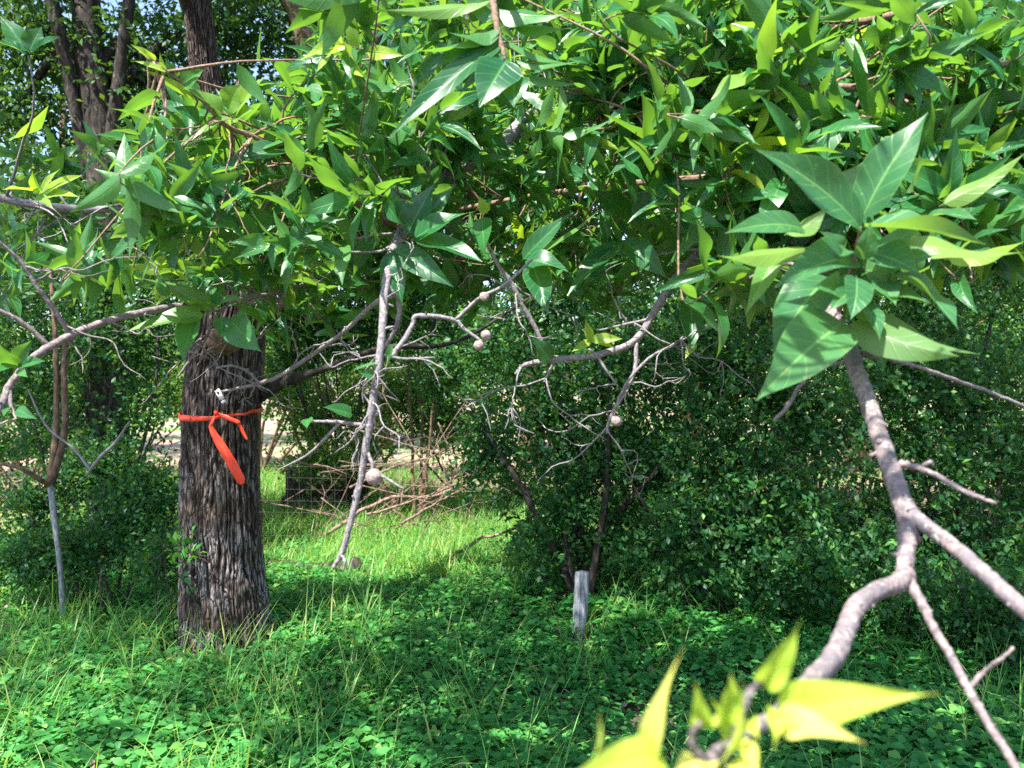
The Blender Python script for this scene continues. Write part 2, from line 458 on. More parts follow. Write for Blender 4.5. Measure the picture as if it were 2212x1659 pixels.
# ------------------------------------------------------------------ the marked oak
OAK_D = 4.78
def oak_trunk():
    path = [(500, 1465), (497, 1400), (487, 1300), (479, 1180), (474, 1050), (476, 900), (486, 760), (500, 640), (492, 480), (455, 250), (428, 20), (405, -200)]
    wid = [98, 87, 83, 80, 77, 76, 77, 72, 48, 33, 27, 24]
    C = np.array([at(x, y, OAK_D) for x, y in path]); R = np.array(wid) / FPX * OAK_D
    P, Rr = smooth_path(C, R, 34)
    seg = 230
    n = len(P)
    th = np.linspace(0, 2 * np.pi, seg, endpoint=False)
    V = np.zeros((n, seg, 3)); A = np.zeros((n, seg, 3))
    for i in range(n):
        z = P[i, 2]
        flare = max(0.0, 0.55 - z)
        for j in range(seg):
            a = th[j]
            # groove that splits the foot into two lobes, left of centre (camera side is -y)
            d = math.atan2(math.sin(a + 2.06), math.cos(a + 2.06))
            groove = math.exp(-(d / 0.22) ** 2) * (0.16 * max(0, min(1, (1.55 - z) / 1.0)) + 0.02)
            d2 = math.atan2(math.sin(a - 3.0), math.cos(a - 3.0))
            lobe = 0.10 * math.exp(-(d2 / 0.6) ** 2) * max(0, min(1, (1.3 - z)))
            r = Rr[i] * (1 - groove + lobe + 0.32 * flare * (0.35 + 0.65 * max(0, math.cos(a * 3 + 0.7))) + 0.04 * math.sin(2 * a + 1 + z))
            wv = mnoise.noise(Vector((math.cos(a) * 2.2, math.sin(a) * 2.2, z * 1.7))) * 1.4
            wv2 = mnoise.noise(Vector((math.cos(a) * 6, math.sin(a) * 6, z * 4.5))) * 0.9
            u = a * 19.0 + wv * 3.4 + wv2 * 2.6
            r1 = abs(math.sin(u))
            u2 = a * 33 + wv2 * 5 + wv * 2 + 1.7
            r2 = abs(math.sin(u2))
            cross = mnoise.noise(Vector((math.cos(a) * 9, math.sin(a) * 9, z * 16)))
            ridge = min(1, (0.6 * r1 ** 0.7 + 0.4 * r2 ** 0.7)) * (0.78 + 0.35 * cross)
            ridge = max(0, min(1, ridge))
            rr = r + (ridge - 0.6) * 0.034
            V[i, j] = (P[i, 0] + rr * math.cos(a), P[i, 1] + rr * math.sin(a), z)
            A[i, j] = (ridge, z, max(0.12, min(1, 1.25 - z * 0.55)))
    mb = MB()
    ii = np.arange(n - 1)[:, None] * seg; jj = np.arange(seg)[None]; j2 = (jj + 1) % seg
    mb.add(V, np.stack([ii + jj, ii + j2, ii + seg + j2, ii + seg + jj], -1).reshape(-1, 4), None, A)
    return mb


oak = thing("oak_tree", "thick furrowed tree trunk with orange tape tied round it at chest height", "tree", (at(500, 1440, OAK_D)[0], OAK_D, 0))
trunk = oak_trunk().build("trunk", M_OAKBARK, oak)
lb = MB()
tube(lb, [at(520, 880, 4.95), at(600, 832, 4.85), at(690, 800, 4.9), at(830, 752, 5.1), at(985, 738, 5.4), at(1150, 640, 5.8)], [0.055, 0.036, 0.022, 0.02, 0.014, 0.008], 12, 6, 0.06)
lb.build("low_limb", M_DARKBARK, oak)
lb = MB()
kn = at(470, 742, OAK_D - 0.27)
tube(lb, [kn + (0.02, 0.16, 0.0), kn + (0.0, 0.02, 0.015), kn + (-0.03, -0.015, 0.05)], [0.085, 0.07, 0.055], 14, 4, 0.07)
tag(lb.build("limb_stub", M_LIMB, oak), "brown stub of a lost limb below the leaves")
lb = MB()
tube(lb, [at(486, 600, OAK_D), at(700, 330, 5.6), at(900, -100, 5.4), at(1100, -600, 4.6)], [0.11, 0.08, 0.07, 0.05], 12, 6, 0.05)
tube(lb, [at(420, 20, OAK_D), at(200, -500, 4.0), at(-200, -900, 3.2)], [0.07, 0.07, 0.04], 12, 6, 0.05)
tube(lb, [at(405, -200, OAK_D), at(600, -900, 3.6), at(900, -1700, 2.6)], [0.065, 0.06, 0.04], 12, 6, 0.05)
lb.build("upper_limb", M_DARKBARK, oak)


def leaf_cloud(mb, centers, radii, n, size, shape='round', rows=3, aspect=0.55, flat=0.5, per=9, tw=0.16, tints=None, shell=0.35, twigs=None):
    """Leaves grouped on short twigs that fill ellipsoids."""
    centers = np.asarray(centers, float); radii = np.asarray(radii, float)
    vol = np.prod(radii, 1) ** (2 / 3); vol /= vol.sum()
    nt = max(1, n // per)
    k = RNG.choice(len(centers), nt, p=vol)
    u = unit(RNG.normal(size=(nt, 3)))
    r = RNG.random(nt) ** shell
    bump = 0.82 + 0.3 * np.sin(u[:, 0] * 5 + k) * np.sin(u[:, 2] * 6 + 2 * k)
    Pt = centers[k] + radii[k] * u * (r * bump)[:, None]
    ax = unit(u * 0.7 + RNG.normal(size=(nt, 3)) * 0.6 + (0, 0, 0.25))
    f = RNG.random((nt, per, 1))
    rad = unit(RNG.normal(size=(nt, per, 3)))
    P = Pt[:, None] + ax[:, None] * (f - 0.5) * tw * 2 + rad * size * 0.25
    D = unit(ax[:, None] * 0.6 + rad)
    N = unit(RNG.normal(size=(nt, per, 3)) * (1 - flat) + np.array((0, 0, 1.0)) * flat * 1.6)
    L = size * (0.65 + 0.6 * RNG.random((nt, per)))
    ti = np.clip(RNG.random((nt, 1)) * 0.6 + RNG.random((nt, per)) * 0.4, 0, 0.99) if tints is None else np.clip(tints[0] + (tints[1] - tints[0]) * RNG.random((nt, per)), 0, 1)
    leaves(mb, P.reshape(-1, 3), D.reshape(-1, 3), N.reshape(-1, 3), L.ravel(), (L * aspect).ravel(), shape, rows, 2, 0.3, 0.25, ti.ravel())
    if twigs is not None:
        for i in RNG.choice(nt, min(nt, twigs[1]), replace=False):
            tube(twigs[0], [Pt[i] - ax[i] * tw * 1.4, Pt[i], Pt[i] + ax[i] * tw], [0.004, 0.003, 0.0015], 4, 2, cap=False)
    return Pt


# overhead crown of the oak: it shades the foreground and the shrubs, and hangs into the top of the view
cb = MB()
oc, orr = [], []
for x, y, z, rx, ry, rz in [
    (-3.4, 3.1, 5.4, 1.7, 1.0, 0.8), (-1.5, 3.1, 5.8, 1.7, 1.0, 0.8), (0.9, 4.6, 5.4, 1.6, 1.3, 0.9), (3.0, 4.6, 5.5, 1.8, 1.6, 0.9),
    (-4.2, 2.6, 5.6, 1.4, 1.0, 0.8), (-2.0, 2.4, 5.9, 1.5, 1.0, 0.7), (0.4, 3.3, 5.7, 1.4, 1.0, 0.7), (2.4, 3.0, 6.0, 1.4, 1.1, 0.7), (4.2, 3.3, 5.6, 1.5, 1.4, 0.9),
    (-2.8, 1.2, 5.8, 1.5, 1.1, 0.7), (-5.2, 4.6, 5.2, 1.6, 1.6, 1.0), (1.6, 1.0, 6.4, 1.2, 0.8, 0.6), (-4.6, 1.6, 5.6, 1.4, 1.3, 0.8), (5.0, 5.2, 5.2, 1.6, 1.4, 1.0), (1.7, 3.9, 5.2, 1.6, 0.9, 0.6), (-0.2, 4.0, 5.3, 1.2, 0.8, 0.6), (3.4, 3.6, 5.3, 1.3, 0.9, 0.6)]:
    oc.append((x, y, z)); orr.append((rx, ry, rz))
leaf_cloud(cb, oc, orr, 52000, 0.085, 'ovate', 3, 0.5, 0.45, 12, 0.2, shell=0.45)
cb.build("crown", M_OAK, oak)

# tape round the trunk
def ribbon(mb, pts, wdir, width, thick=0.0005):
    P, w = smooth_path(pts, width, 6)
    Wd = np.broadcast_to(unit(wdir), P.shape) if np.ndim(wdir) == 1 else smooth_path(wdir, width, 6)[0]
    Wd = unit(Wd)
    T = unit(np.gradient(P, axis=0)); Nn = unit(np.cross(T, Wd))
    n = len(P)
    cr_ = (0.16 * w * np.sin(np.linspace(0.4, 5.0, n)))[:, None] * Nn
    h = w[:, None] / 2 * Wd
    V = np.stack([P - h - Nn * thick, P - cr_ - Nn * thick, P + h - Nn * thick, P + h + Nn * thick, P - cr_ + Nn * thick, P - h + Nn * thick], 1)
    i = np.arange(n - 1)[:, None] * 6; j = np.arange(6)[None]
    F = np.stack([i + j, i + (j + 1) % 6, i + 6 + (j + 1) % 6, i + 6 + j], -1).reshape(-1, 4)
    e = 6 * n - 6
    mb.add(V, np.vstack([F, [[0, 1, 4, 5]], [[1, 2, 3, 4]], [[e, e + 1, e + 4, e + 5]], [[e + 1, e + 2, e + 3, e + 4]]]))


tape = thing("flagging_tape", "orange plastic flagging tape knotted round the thick trunk", "tape", at(450, 893, OAK_D - 0.3))
tb = MB()
tc = at(478, 892, OAK_D); tr = 79 / FPX * OAK_D + 0.014
pts, wd, ww = [], [], []
for k in range(33):
    a = -2.0 + 2 * math.pi * k / 32
    dz = 0.012 * math.sin(a * 1 + 0.4) + (0.012 if math.cos(a) > 0.3 else 0) - 0.012 * (math.sin(a) < -0.5)
    pts.append(tc + np.array((tr * math.cos(a), tr * math.sin(a), dz))); wd.append((0.25 * math.cos(a * 3), 0.25 * math.sin(a * 2), 1)); ww.append(0.026 + 0.010 * math.sin(a * 2.0))
ribbon(tb, pts, np.array(wd), ww)
tb.build("band", M_TAPE, tape, False)
fd = OAK_D - 0.262
tb = MB()
ribbon(tb, [at(467, 893, fd), at(458, 912, fd - .02), at(457, 926, fd - .02), at(475, 958, fd - .03), at(500, 1000, fd - .03), at(519, 1035, fd - .02), at(524, 1046, fd - .02)],
       np.array([(1, 0, .2), (1, .2, .3), (.9, .3, .1), (1, .2, .3), (1, .1, .35), (1, 0, .4), (1, 0, .4)]), [0.014, 0.018, 0.026, 0.050, 0.056, 0.052, 0.026])
tag(tb.build("tail", M_TAPE, tape, False), "long wide hanging end of the tape")
tb = MB()
ribbon(tb, [at(467, 892, fd), at(490, 902, fd - .02), at(514, 912, fd - .02), at(518, 918, fd - .01), at(526, 936, fd), at(534, 950, fd)],
       np.array([(.1, 0, 1), (.2, 0, 1), (.5, .1, .8), (1, .1, .3), (1, 0, .4), (1, 0, .4)]), [0.016, 0.024, 0.022, 0.018, 0.018, 0.010])
tag(tb.build("tail", M_TAPE, tape, False), "short narrow hanging end of the tape")
tb = MB()
kp = at(467, 892, fd - .005)
th_, ph_ = np.meshgrid(np.linspace(0, 2 * np.pi, 10, endpoint=False), np.linspace(0, np.pi, 7))
sv = np.stack([np.sin(ph_) * np.cos(th_) * .014, np.sin(ph_) * np.sin(th_) * .012, np.cos(ph_) * .016], -1) * (1 + .2 * np.sin(th_ * 3 + ph_ * 4))[..., None]
ii = np.arange(6)[:, None] * 10; jj = np.arange(10)[None]
SPH = np.stack([ii + jj, ii + 10 + jj, ii + 10 + (jj + 1) % 10, ii + (jj + 1) % 10], -1).reshape(-1, 4)
tb.add(kp + sv, SPH)
tb.build("knot", M_TAPE, tape)


# ------------------------------------------------------------------ overhanging boughs
def gall(parent, p, r, label=None):
    mb = MB()
    th, ph = np.meshgrid(np.linspace(0, 2 * np.pi, 22, endpoint=False), np.linspace(0, np.pi, 14))
    q1 = RNG.random() * 6; rr = r * (1 + 0.09 * np.sin(th * 2 + q1) * np.sin(ph * 2) + 0.06 * np.sin(th * 3 + ph * 4 + q1) * np.sin(ph) + 0.04 * np.sin(th * 7 - ph * 9) * np.sin(ph) - 0.10 * np.exp(-((ph - 1.7) / 0.25) ** 2 - ((th - 4.9) / 0.25) ** 2))
    V = np.stack([np.sin(ph) * np.cos(th) * rr, np.sin(ph) * np.sin(th) * rr, np.cos(ph) * rr * 0.97], -1)
    i = np.arange(13)[:, None] * 22; j = np.arange(22)[None]
    mb.add(p + V, np.stack([i + j, i + 22 + j, i + 22 + (j + 1) % 22, i + (j + 1) % 22], -1).reshape(-1, 4))
    o = mb.build("gall", M_GALL, parent)
    if label: tag(o, label)
    return o


class Bough:
    def __init__(self, name, label, spec, loc, woodmat=M_TWIG, seg=8, group="boughs hanging into the view from above"):
        """spec: list of (path [(px,py,d)...], [width px...])"""
        self.root = thing(name, label, "branch", loc, group)
        self.wood, self.fol = MB(), MB()
        self.woodmat = woodmat
        self.P = []
        self.leafy = 0
        self.R = []
        for path, wid in spec: self.limb(path, wid, seg)

    def limb(self, path, wid, seg=8, rough=0.07, main=True):
        pts = np.array([at(*p) for p in path])
        rad = np.array(wid) / 2 / FPX * np.array([p[2] for p in path])
        P = tube(self.wood, pts, rad, seg, 7, rough, rad.min() * 0.12)
        _, R = smooth_path(pts, rad, 7)
        if main: self.P.append(P); self.R.append(R)
        # knobbly spurs
        for i in range(3, len(P) - 2, 5):
            if random.random() < 0.55:
                d = unit(RNG.normal(size=3) + (0, -0.3, 0.1)); L = R[i] * random.uniform(1.4, 3.2)
                tube(self.wood, [P[i], P[i] + d * L * 0.6, P[i] + d * L], [R[i] * .5, R[i] * .36, R[i] * .28], 5, 2, 0.12)

    def pts(self):
        Q = np.concatenate(self.P)
        return Q[: self.leafy] if self.leafy else Q

    def done(self, leafmat):
        self.wood.build("limb", self.woodmat, self.root)
        if self.fol.n: self.fol.build("foliage", leafmat, self.root)


def rosette(mb, pos, axis, n, L, tint=None, rows=8, cols=4, spread=(0.45, 1.45), back=0.012):
    axis = unit(axis)
    a = unit(np.cross(axis, (0.3, 0.8, 0.52))); b = np.cross(axis, a)
    ph0 = RNG.random() * 6.28
    i = np.arange(n)
    phi = ph0 + i * 2.399 + RNG.normal(size=n) * 0.25
    tilt = spread[0] + (spread[1] - spread[0]) * (i + 0.5) / n + RNG.normal(size=n) * 0.15
    rad = np.cos(phi)[:, None] * a + np.sin(phi)[:, None] * b
    D = axis * np.cos(tilt)[:, None] + rad * np.sin(tilt)[:, None]
    D[:, 2] -= 0.10 + 0.15 * RNG.random(n)
    N = axis * np.sin(tilt)[:, None] - rad * np.cos(tilt)[:, None] + RNG.normal(size=(n, 3)) * 0.35
    LL = L * (0.55 + 0.55 * np.sin(np.pi * (0.18 + 0.62 * (i + 0.5) / n))) * (0.85 + 0.3 * RNG.random(n))
    P = pos - axis * (i * back)[:, None]
    base = RNG.random() * 0.35
    ti = np.clip(base + RNG.random(n) * 0.45, 0, 0.78) if tint is None else np.clip(tint + RNG.normal(size=n) * 0.08, 0, 1)
    leaves(mb, P, D, N, LL, LL * (0.26 + 0.11 * RNG.random(n)), 'lance', rows, cols, RNG.normal(0.5, 0.35, n), np.clip(RNG.normal(0.30, 0.14, n), 0.02, 0.8), ti, 0.09, 0.12 + 0.16 * RNG.random(n), RNG.normal(0, .5, n))


def twig_to(bough, pos, axis, r0=0.0035, along=0, Ls=0.1):
    Q = bough.pts()
    d = np.linalg.norm(Q - pos, axis=1)
    # join a point that lies somewhat behind the shoot, so twigs run forward
    dd = d + 0.25 * np.maximum(0, (pos - Q) @ unit(axis) * -1)
    near = np.where(dd < dd.min() * 1.25 + 0.06)[0]
    k = int(random.choice(list(near)))
    q = Q[k]
    dist = d[k]
    m1 = q * 0.6 + pos * 0.4 + np.array((0, 0, -0.06 * dist)) + RNG.normal(size=3) * 0.05 * dist
    m2 = pos - unit(axis) * min(0.12, dist * 0.35)
    tube(bough.wood, [q, m1, m2, pos], [max(r0, 0.003 + dist * 0.003), r0, r0 * 0.7, r0 * 0.45], 5, 4, 0.06, 0.0012)
    if along:
        t = RNG.uniform(0.15, 0.95, along)[:, None]
        Pq = (1 - t) ** 3 * q + 3 * (1 - t) ** 2 * t * m1 + 3 * (1 - t) * t * t * m2 + t ** 3 * pos
        ax = unit(pos - q)
        D = unit(ax * 0.5 + RNG.normal(size=(along, 3)) * 0.7 + (0, -.1, -.05))
        N = unit(np.array((0, -.25, .9)) + RNG.normal(size=(along, 3)) * 0.4)
        LL = Ls * RNG.uniform(.65, 1.1, along)
        leaves(bough.fol, Pq, D, N, LL, LL * RNG.uniform(.26, .38, along), 'lance', 8, 4, RNG.normal(.6, .4, along), np.clip(RNG.normal(.3, .14, along), .02, .8), np.clip(RNG.random() * .3 + RNG.random(along) * .45, 0, .78), .09, .18, RNG.normal(0, .5, along))


BASE = {}
def mk(key, label, spec, mat=M_TWIG, anchor=0):
    p = at(*spec[0][0][anchor])
    BASE[key] = Bough("overhanging_branch", label, spec, p, mat)
    return BASE[key]


b1 = mk("right", "grey lichened bough with a bare bent tip and a small round gall right of centre",
        [([(2300, 200, 2.4), (2050, 320, 2.25), (1800, 420, 2.1), (1640, 500, 2.0), (1545, 540, 1.95), (1497, 558, 1.93), (1452, 612, 1.9), (1420, 662, 1.88), (1372, 735, 1.86), (1290, 766, 1.85), (1190, 778, 1.84), (1135, 788, 1.84), (1114, 808, 1.84)],
          [30, 27, 24, 20, 17, 17, 17, 17, 16, 15, 13, 10, 7])])
b2 = mk("top", "leafy shoot hanging down from the top edge at the middle of the view",
        [([(1040, -160, 1.55), (1062, -20, 1.5), (1078, 80, 1.48), (1095, 150, 1.46)], [18, 16, 14, 9])], M_BROWN)
b3 = mk("centre", "bare grey branch hanging straight down beside the trunk with one large pale gall",
        [([(1150, 250, 2.5), (1060, 330, 2.35), (960, 380, 2.1), (900, 450, 1.9), (850, 540, 1.75), (832, 620, 1.66), (827, 700, 1.62), (818, 790, 1.6), (803, 880, 1.6), (791, 960, 1.6), (776, 1050, 1.6), (757, 1130, 1.6), (738, 1195, 1.6), (720, 1226, 1.6)],
          [36, 34, 30, 26, 22, 19, 17, 17, 18, 17, 15, 14, 13, 8])])
b4 = mk("left_up", "leafy bough rising to a pale young shoot at the upper left",
        [([(1000, 560, 2.3), (880, 500, 2.2), (760, 430, 2.1), (653, 362, 2.0), (570, 305, 1.95), (490, 272, 1.9), (440, 220, 1.86), (390, 175, 1.84), (345, 140, 1.82), (300, 112, 1.8)],
          [22, 20, 18, 15, 13, 11, 9, 7, 5, 3])], M_BROWN)
b5 = mk("left", "smooth grey branch arching in from the left edge with few leaves",
        [([(-60, 960, 1.6), (0, 880, 1.62), (22, 832, 1.64), (62, 782, 1.66), (112, 746, 1.7), (172, 716, 1.74), (245, 690, 1.8), (330, 670, 1.88), (440, 654, 2.0), (560, 640, 2.1), (700, 600, 2.3)],
          [17, 17, 17, 16, 17, 16, 16, 15, 13, 10, 6])], M_BARK)
b6 = mk("low_left", "thin bare twig slanting down across the front of the thick trunk",
        [([(845, 640, 1.75), (806, 658, 1.8), (745, 715, 1.9), (690, 755, 2.0), (640, 790, 2.05), (596, 816, 2.1), (545, 832, 2.1), (478, 846, 2.1)],
          [11, 11, 10, 10, 10, 9, 8, 5])], M_TWIG)
b7 = mk("upper_right", "dense leafy bough filling the upper right above the near cluster",
        [([(2330, 60, 2.6), (2080, 170, 2.5), (1860, 230, 2.45), (1620, 260, 2.5), (1400, 270, 2.6), (1230, 300, 2.7)], [30, 26, 22, 18, 12, 7])], M_BROWN)
b8 = mk("upper_left", "level dark bough with scattered leaves at the left edge above the arching branch",
        [([(-120, 400, 2.4), (60, 440, 2.4), (180, 452, 2.45), (300, 450, 2.5), (420, 470, 2.6), (560, 500, 2.7)], [20, 19, 17, 14, 11, 7])], M_TWIG)
b9 = mk("back", "shaded leafy bough deep behind the hanging branch, above the trunk",
        [([(1560, 200, 3.4), (1320, 360, 3.3), (1080, 420, 3.2), (820, 440, 3.1), (600, 470, 3.1), (420, 520, 3.2)], [26, 24, 20, 16, 12, 7])], M_LIMB)
b10 = mk("back_right", "shaded leafy bough behind the near cluster at the right edge",
         [([(2350, 470, 3.0), (2100, 440, 3.0), (1880, 450, 3.0), (1640, 460, 3.0), (1420, 450, 3.1)], [26, 22, 18, 14, 8])], M_LIMB)
b11 = mk("top_right", "bright leafy bough along the top edge towards the right corner",
         [([(2380, -150, 2.0), (2100, -20, 1.95), (1900, 40, 1.95), (1700, 60, 2.0), (1500, 60, 2.1), (1330, 80, 2.2)], [24, 20, 17, 14, 10, 6])], M_BROWN)

b12 = mk("near_right", "bright leafy bough with long leaves just behind and above the near cluster",
         [([(2420, 320, 1.85), (2180, 270, 1.8), (1940, 200, 1.72), (1680, 190, 1.7), (1430, 230, 1.75), (1260, 300, 1.85)], [26, 22, 18, 14, 10, 6])], M_BROWN)
b13 = mk("back_top", "high shaded leafy bough deep behind the top edge",
         [([(2400, 60, 3.3), (1900, 140, 3.2), (1400, 160, 3.2), (950, 210, 3.2), (560, 300, 3.2)], [28, 24, 20, 14, 8])], M_LIMB)
b14 = mk("middle", "leafy bough between the bent bough and the deep shaded one",
         [([(2400, 420, 2.6), (2050, 400, 2.55), (1650, 380, 2.55), (1250, 410, 2.6), (900, 470, 2.65), (640, 540, 2.7)], [28, 24, 20, 14, 10, 6])], M_BROWN)
b3.leafy = 28; b1.leafy = 30
# explicit secondary twigs
b1.limb([(1190, 776, 1.84), (1152, 700, 1.83), (1128, 660, 1.82), (1108, 618, 1.81), (1070, 562, 1.8), (1030, 478, 1.8)], [11, 11, 10, 11, 9, 6])
b1.limb([(1374, 738, 1.86), (1371, 800, 1.85), (1345, 855, 1.84), (1320, 898, 1.84), (1310, 935, 1.84)], [10, 9, 8, 8, 5])
b1.limb([(1330, 880, 1.84), (1352, 830, 1.83), (1400, 775, 1.83), (1455, 745, 1.82), (1475, 728, 1.82)], [6, 6, 6, 5, 4])
b1.limb([(1290, 768, 1.85), (1310, 800, 1.84), (1335, 835, 1.83)], [8, 6, 3])
b1.limb([(1195, 785, 1.84), (1188, 800, 1.84), (1175, 825, 1.83)], [8, 6, 3])
b1.limb([(1400, 690, 1.87), (1330, 705, 1.86), (1290, 715, 1.86)], [7, 5, 3])
gall(b1.root, at(1332, 909, 1.835), 0.0128, "small pale round gall at the twig end")
b3.limb([(845, 772, 1.6), (872, 735, 1.61), (892, 700, 1.62), (903, 682, 1.62), (980, 690, 1.63), (1004, 712, 1.63), (1042, 738, 1.63)], [11, 11, 10, 11, 9, 8, 6])
b3.limb([(985, 690, 1.63), (1015, 662, 1.63), (1042, 640, 1.62), (1092, 614, 1.62), (1150, 560, 1.64)], [8, 8, 7, 7, 5])
b3.limb([(790, 920, 1.6), (735, 912, 1.6), (668, 910, 1.6)], [9, 8, 6])
b3.limb([(735, 912, 1.6), (700, 950, 1.62), (660, 985, 1.64), (600, 1015, 1.66)], [7, 6, 5, 3])
b3.limb([(793, 975, 1.6), (803, 1000, 1.59), (806, 1022, 1.59)], [9, 8, 7])
b3.limb([(820, 1025, 1.585), (845, 1040, 1.58), (872, 1056, 1.58)], [8, 6, 5])
b3.limb([(846, 772, 1.6), (880, 775, 1.6), (940, 772, 1.62)], [8, 6, 3])
b3.limb([(736, 1195, 1.6), (745, 1212, 1.59), (742, 1232, 1.59)], [8, 7, 4])
b3.limb([(832, 620, 1.66), (862, 650, 1.68), (850, 720, 1.7), (790, 800, 1.74)], [14, 13, 10, 5])
gall(b3.root, at(808, 1030, 1.585), 0.0165, "large pale round gall on the hanging branch")
gall(b3.root, at(1050, 724, 1.63), 0.0105, "upper of the paired brown galls at the twig end")
gall(b3.root, at(1034, 746, 1.63), 0.0105, "lower of the paired brown galls at the twig end")
gall(b3.root, at(1046, 641, 1.615), 0.0095, "small grey gall under the upper twig")
b5.limb([(152, 722, 1.73), (112, 660, 1.7), (78, 615, 1.68), (40, 560, 1.66), (-30, 500, 1.62)], [11, 11, 10, 9, 7])
b5.limb([(106, 748, 1.7), (60, 705, 1.68), (20, 680, 1.66), (-40, 655, 1.64)], [10, 10, 9, 8])
b5.limb([(20, 835, 1.64), (25, 880, 1.62), (35, 905, 1.6)], [10, 8, 5])
b6.limb([(560, 828, 2.1), (535, 802, 2.09), (500, 790, 2.08), (468, 795, 2.08)], [7, 6, 5, 4])
b5.limb([(500, 648, 2.05), (462, 690, 2.0), (445, 730, 1.98), (412, 775, 1.97), (384, 814, 1.96)], [7, 7, 7, 6, 4])
b5.limb([(448, 722, 1.98), (425, 738, 1.97), (398, 768, 1.96)], [5, 4, 3])
b8.limb([(470, 486, 2.62), (535, 560, 2.5), (540, 620, 2.45), (536, 655, 2.4)], [9, 9, 9, 6])
b10.limb([(1880, 455, 3.0), (1790, 560, 2.6), (1690, 590, 2.3), (1570, 618, 2.2)], [14, 14, 12, 7])

# random leafy shoots: where the photograph has foliage
low_edge = [(0, 640), (120, 600), (240, 590), (330, 640), (450, 640), (560, 660), (680, 670), (800, 680), (900, 630), (1000, 590), (1080, 600), (1200, 620), (1330, 610), (1450, 610), (1560, 660), (1700, 600), (1900, 620), (2212, 560), (2400, 520)]
top_edge = [(-200, 520), (0, 330), (120, 340), (240, 250), (330, 200), (400, 190), (480, 210), (560, 205), (640, 190), (700, 40), (760, -100), (2400, -100)]
le = np.array(low_edge); te = np.array(top_edge)
AVOID = [(280, 580, 85, 310, 1.95), (290, 575, 585, 770, 2.0), (820, 1260, -60, 240, 1.6), (-20, 185, 355, 460, 2.3), (1095, 1450, 395, 690, 2.0), (835, 1055, 390, 660, 1.85), (-20, 130, 20, 120, 2.2)]
shoots = []
BL = [b1, b3, b4, b7, b8, b9, b10, b11, b12, b13, b14]
BP = [b.pts() for b in BL]
def add_shoots(n, dlo, dhi, L, rows, cols, lift, x0=-150, spread=(0.45, 1.45)):
    c = 0
    while c < n:
        px = random.uniform(x0, 2380)
        y0 = np.interp(px, te[:, 0], te[:, 1]); y1 = np.interp(px, le[:, 0], le[:, 1]) + 95 * mnoise.noise(Vector((px * .006, dlo * 3, 1.3))) + random.gauss(0, 22)
        py = random.uniform(-100, 700)
        if not (y0 < py < y1 - lift): continue
        if px < 420 and random.random() < 0.35: continue
        d = random.uniform(dlo, dhi)
        if py < 90 and d < 2.5 and random.random() < 0.6: continue
        if any(a - 75 < px < b + 75 and c_ - 70 < py < e + 75 and d < dm + 0.12 for a, b, c_, e, dm in AVOID): 
            c += 0.1
            continue
        p = at(px, py, d)
        ds = [np.min(np.linalg.norm(q - p, axis=1)) for q in BP]
        k = int(np.argmin(ds))
        if ds[k] > 0.5: 
            c += 0.12
            continue
        ax = unit(np.array((random.uniform(-1, 1), random.uniform(-0.9, 0.5), random.uniform(-0.1, 1.0))))
        twig_to(BL[k], p, ax, 0.0026, min(14, 3 + int(ds[k] * 20)), L)
        tint = None
        if random.random() < 0.05: tint = random.uniform(0.72, 0.92)
        rosette(BL[k].fol, p, ax, random.randint(6, 11), L * random.uniform(0.8, 1.15), tint, rows, cols, spread)
        c += 1
add_shoots(75, 1.45, 1.9, 0.122, 11, 4, 70, 1250, (0.35, 1.2))
add_shoots(45, 1.5, 1.9, 0.115, 11, 4, 70, -150, (0.35, 1.2))
add_shoots(190, 1.6, 2.2, 0.112, 9, 4, 60)
add_shoots(330, 2.1, 2.9, 0.108, 8, 4, 25)
add_shoots(560, 2.8, 3.9, 0.108, 7, 2, -10)


def bare_twigs(b, n, L, lo=0.0, hi=1.0, r=0.0019, down=0.25):
    Q = np.concatenate(b.P)
    for _ in range(n):
        q = Q[int(len(Q) * random.uniform(lo, hi)) % len(Q)]
        d = unit(RNG.normal(size=3) * (1, .6, .8) + (0, -.15, -down)); l = L * random.uniform(.4, 1.2)
        pts = [q]
        for k in range(4):
            d = unit(d + RNG.normal(size=3) * .38); pts.append(pts[-1] + d * l / 4)
        tube(b.wood, pts, [r * 1.25, r, r * .85, r * .7, r * .4], 5, 3, .12, .0012)
        for k in range(random.randint(1, 3)):
            p = pts[random.randint(1, 3)]; e = unit(d + RNG.normal(size=3) * .9)
            tube(b.wood, [p, p + e * l * .18, p + unit(e + RNG.normal(size=3) * .4) * l * .36], [r * .75, r * .6, r * .35], 4, 3, .12, .0008)


bare_twigs(b3, 14, .2, .08, .22); bare_twigs(b5, 12, .22); bare_twigs(b6, 7, .15, 0, .6); bare_twigs(b1, 20, .2, .35, 1.0)
bare_twigs(b9, 22, .5, down=.7); bare_twigs(b14, 26, .45, down=.8); bare_twigs(b8, 14, .35, down=.6); bare_twigs(b10, 14, .4, down=.7); bare_twigs(b4, 10, .35, 0, .6, down=.7)


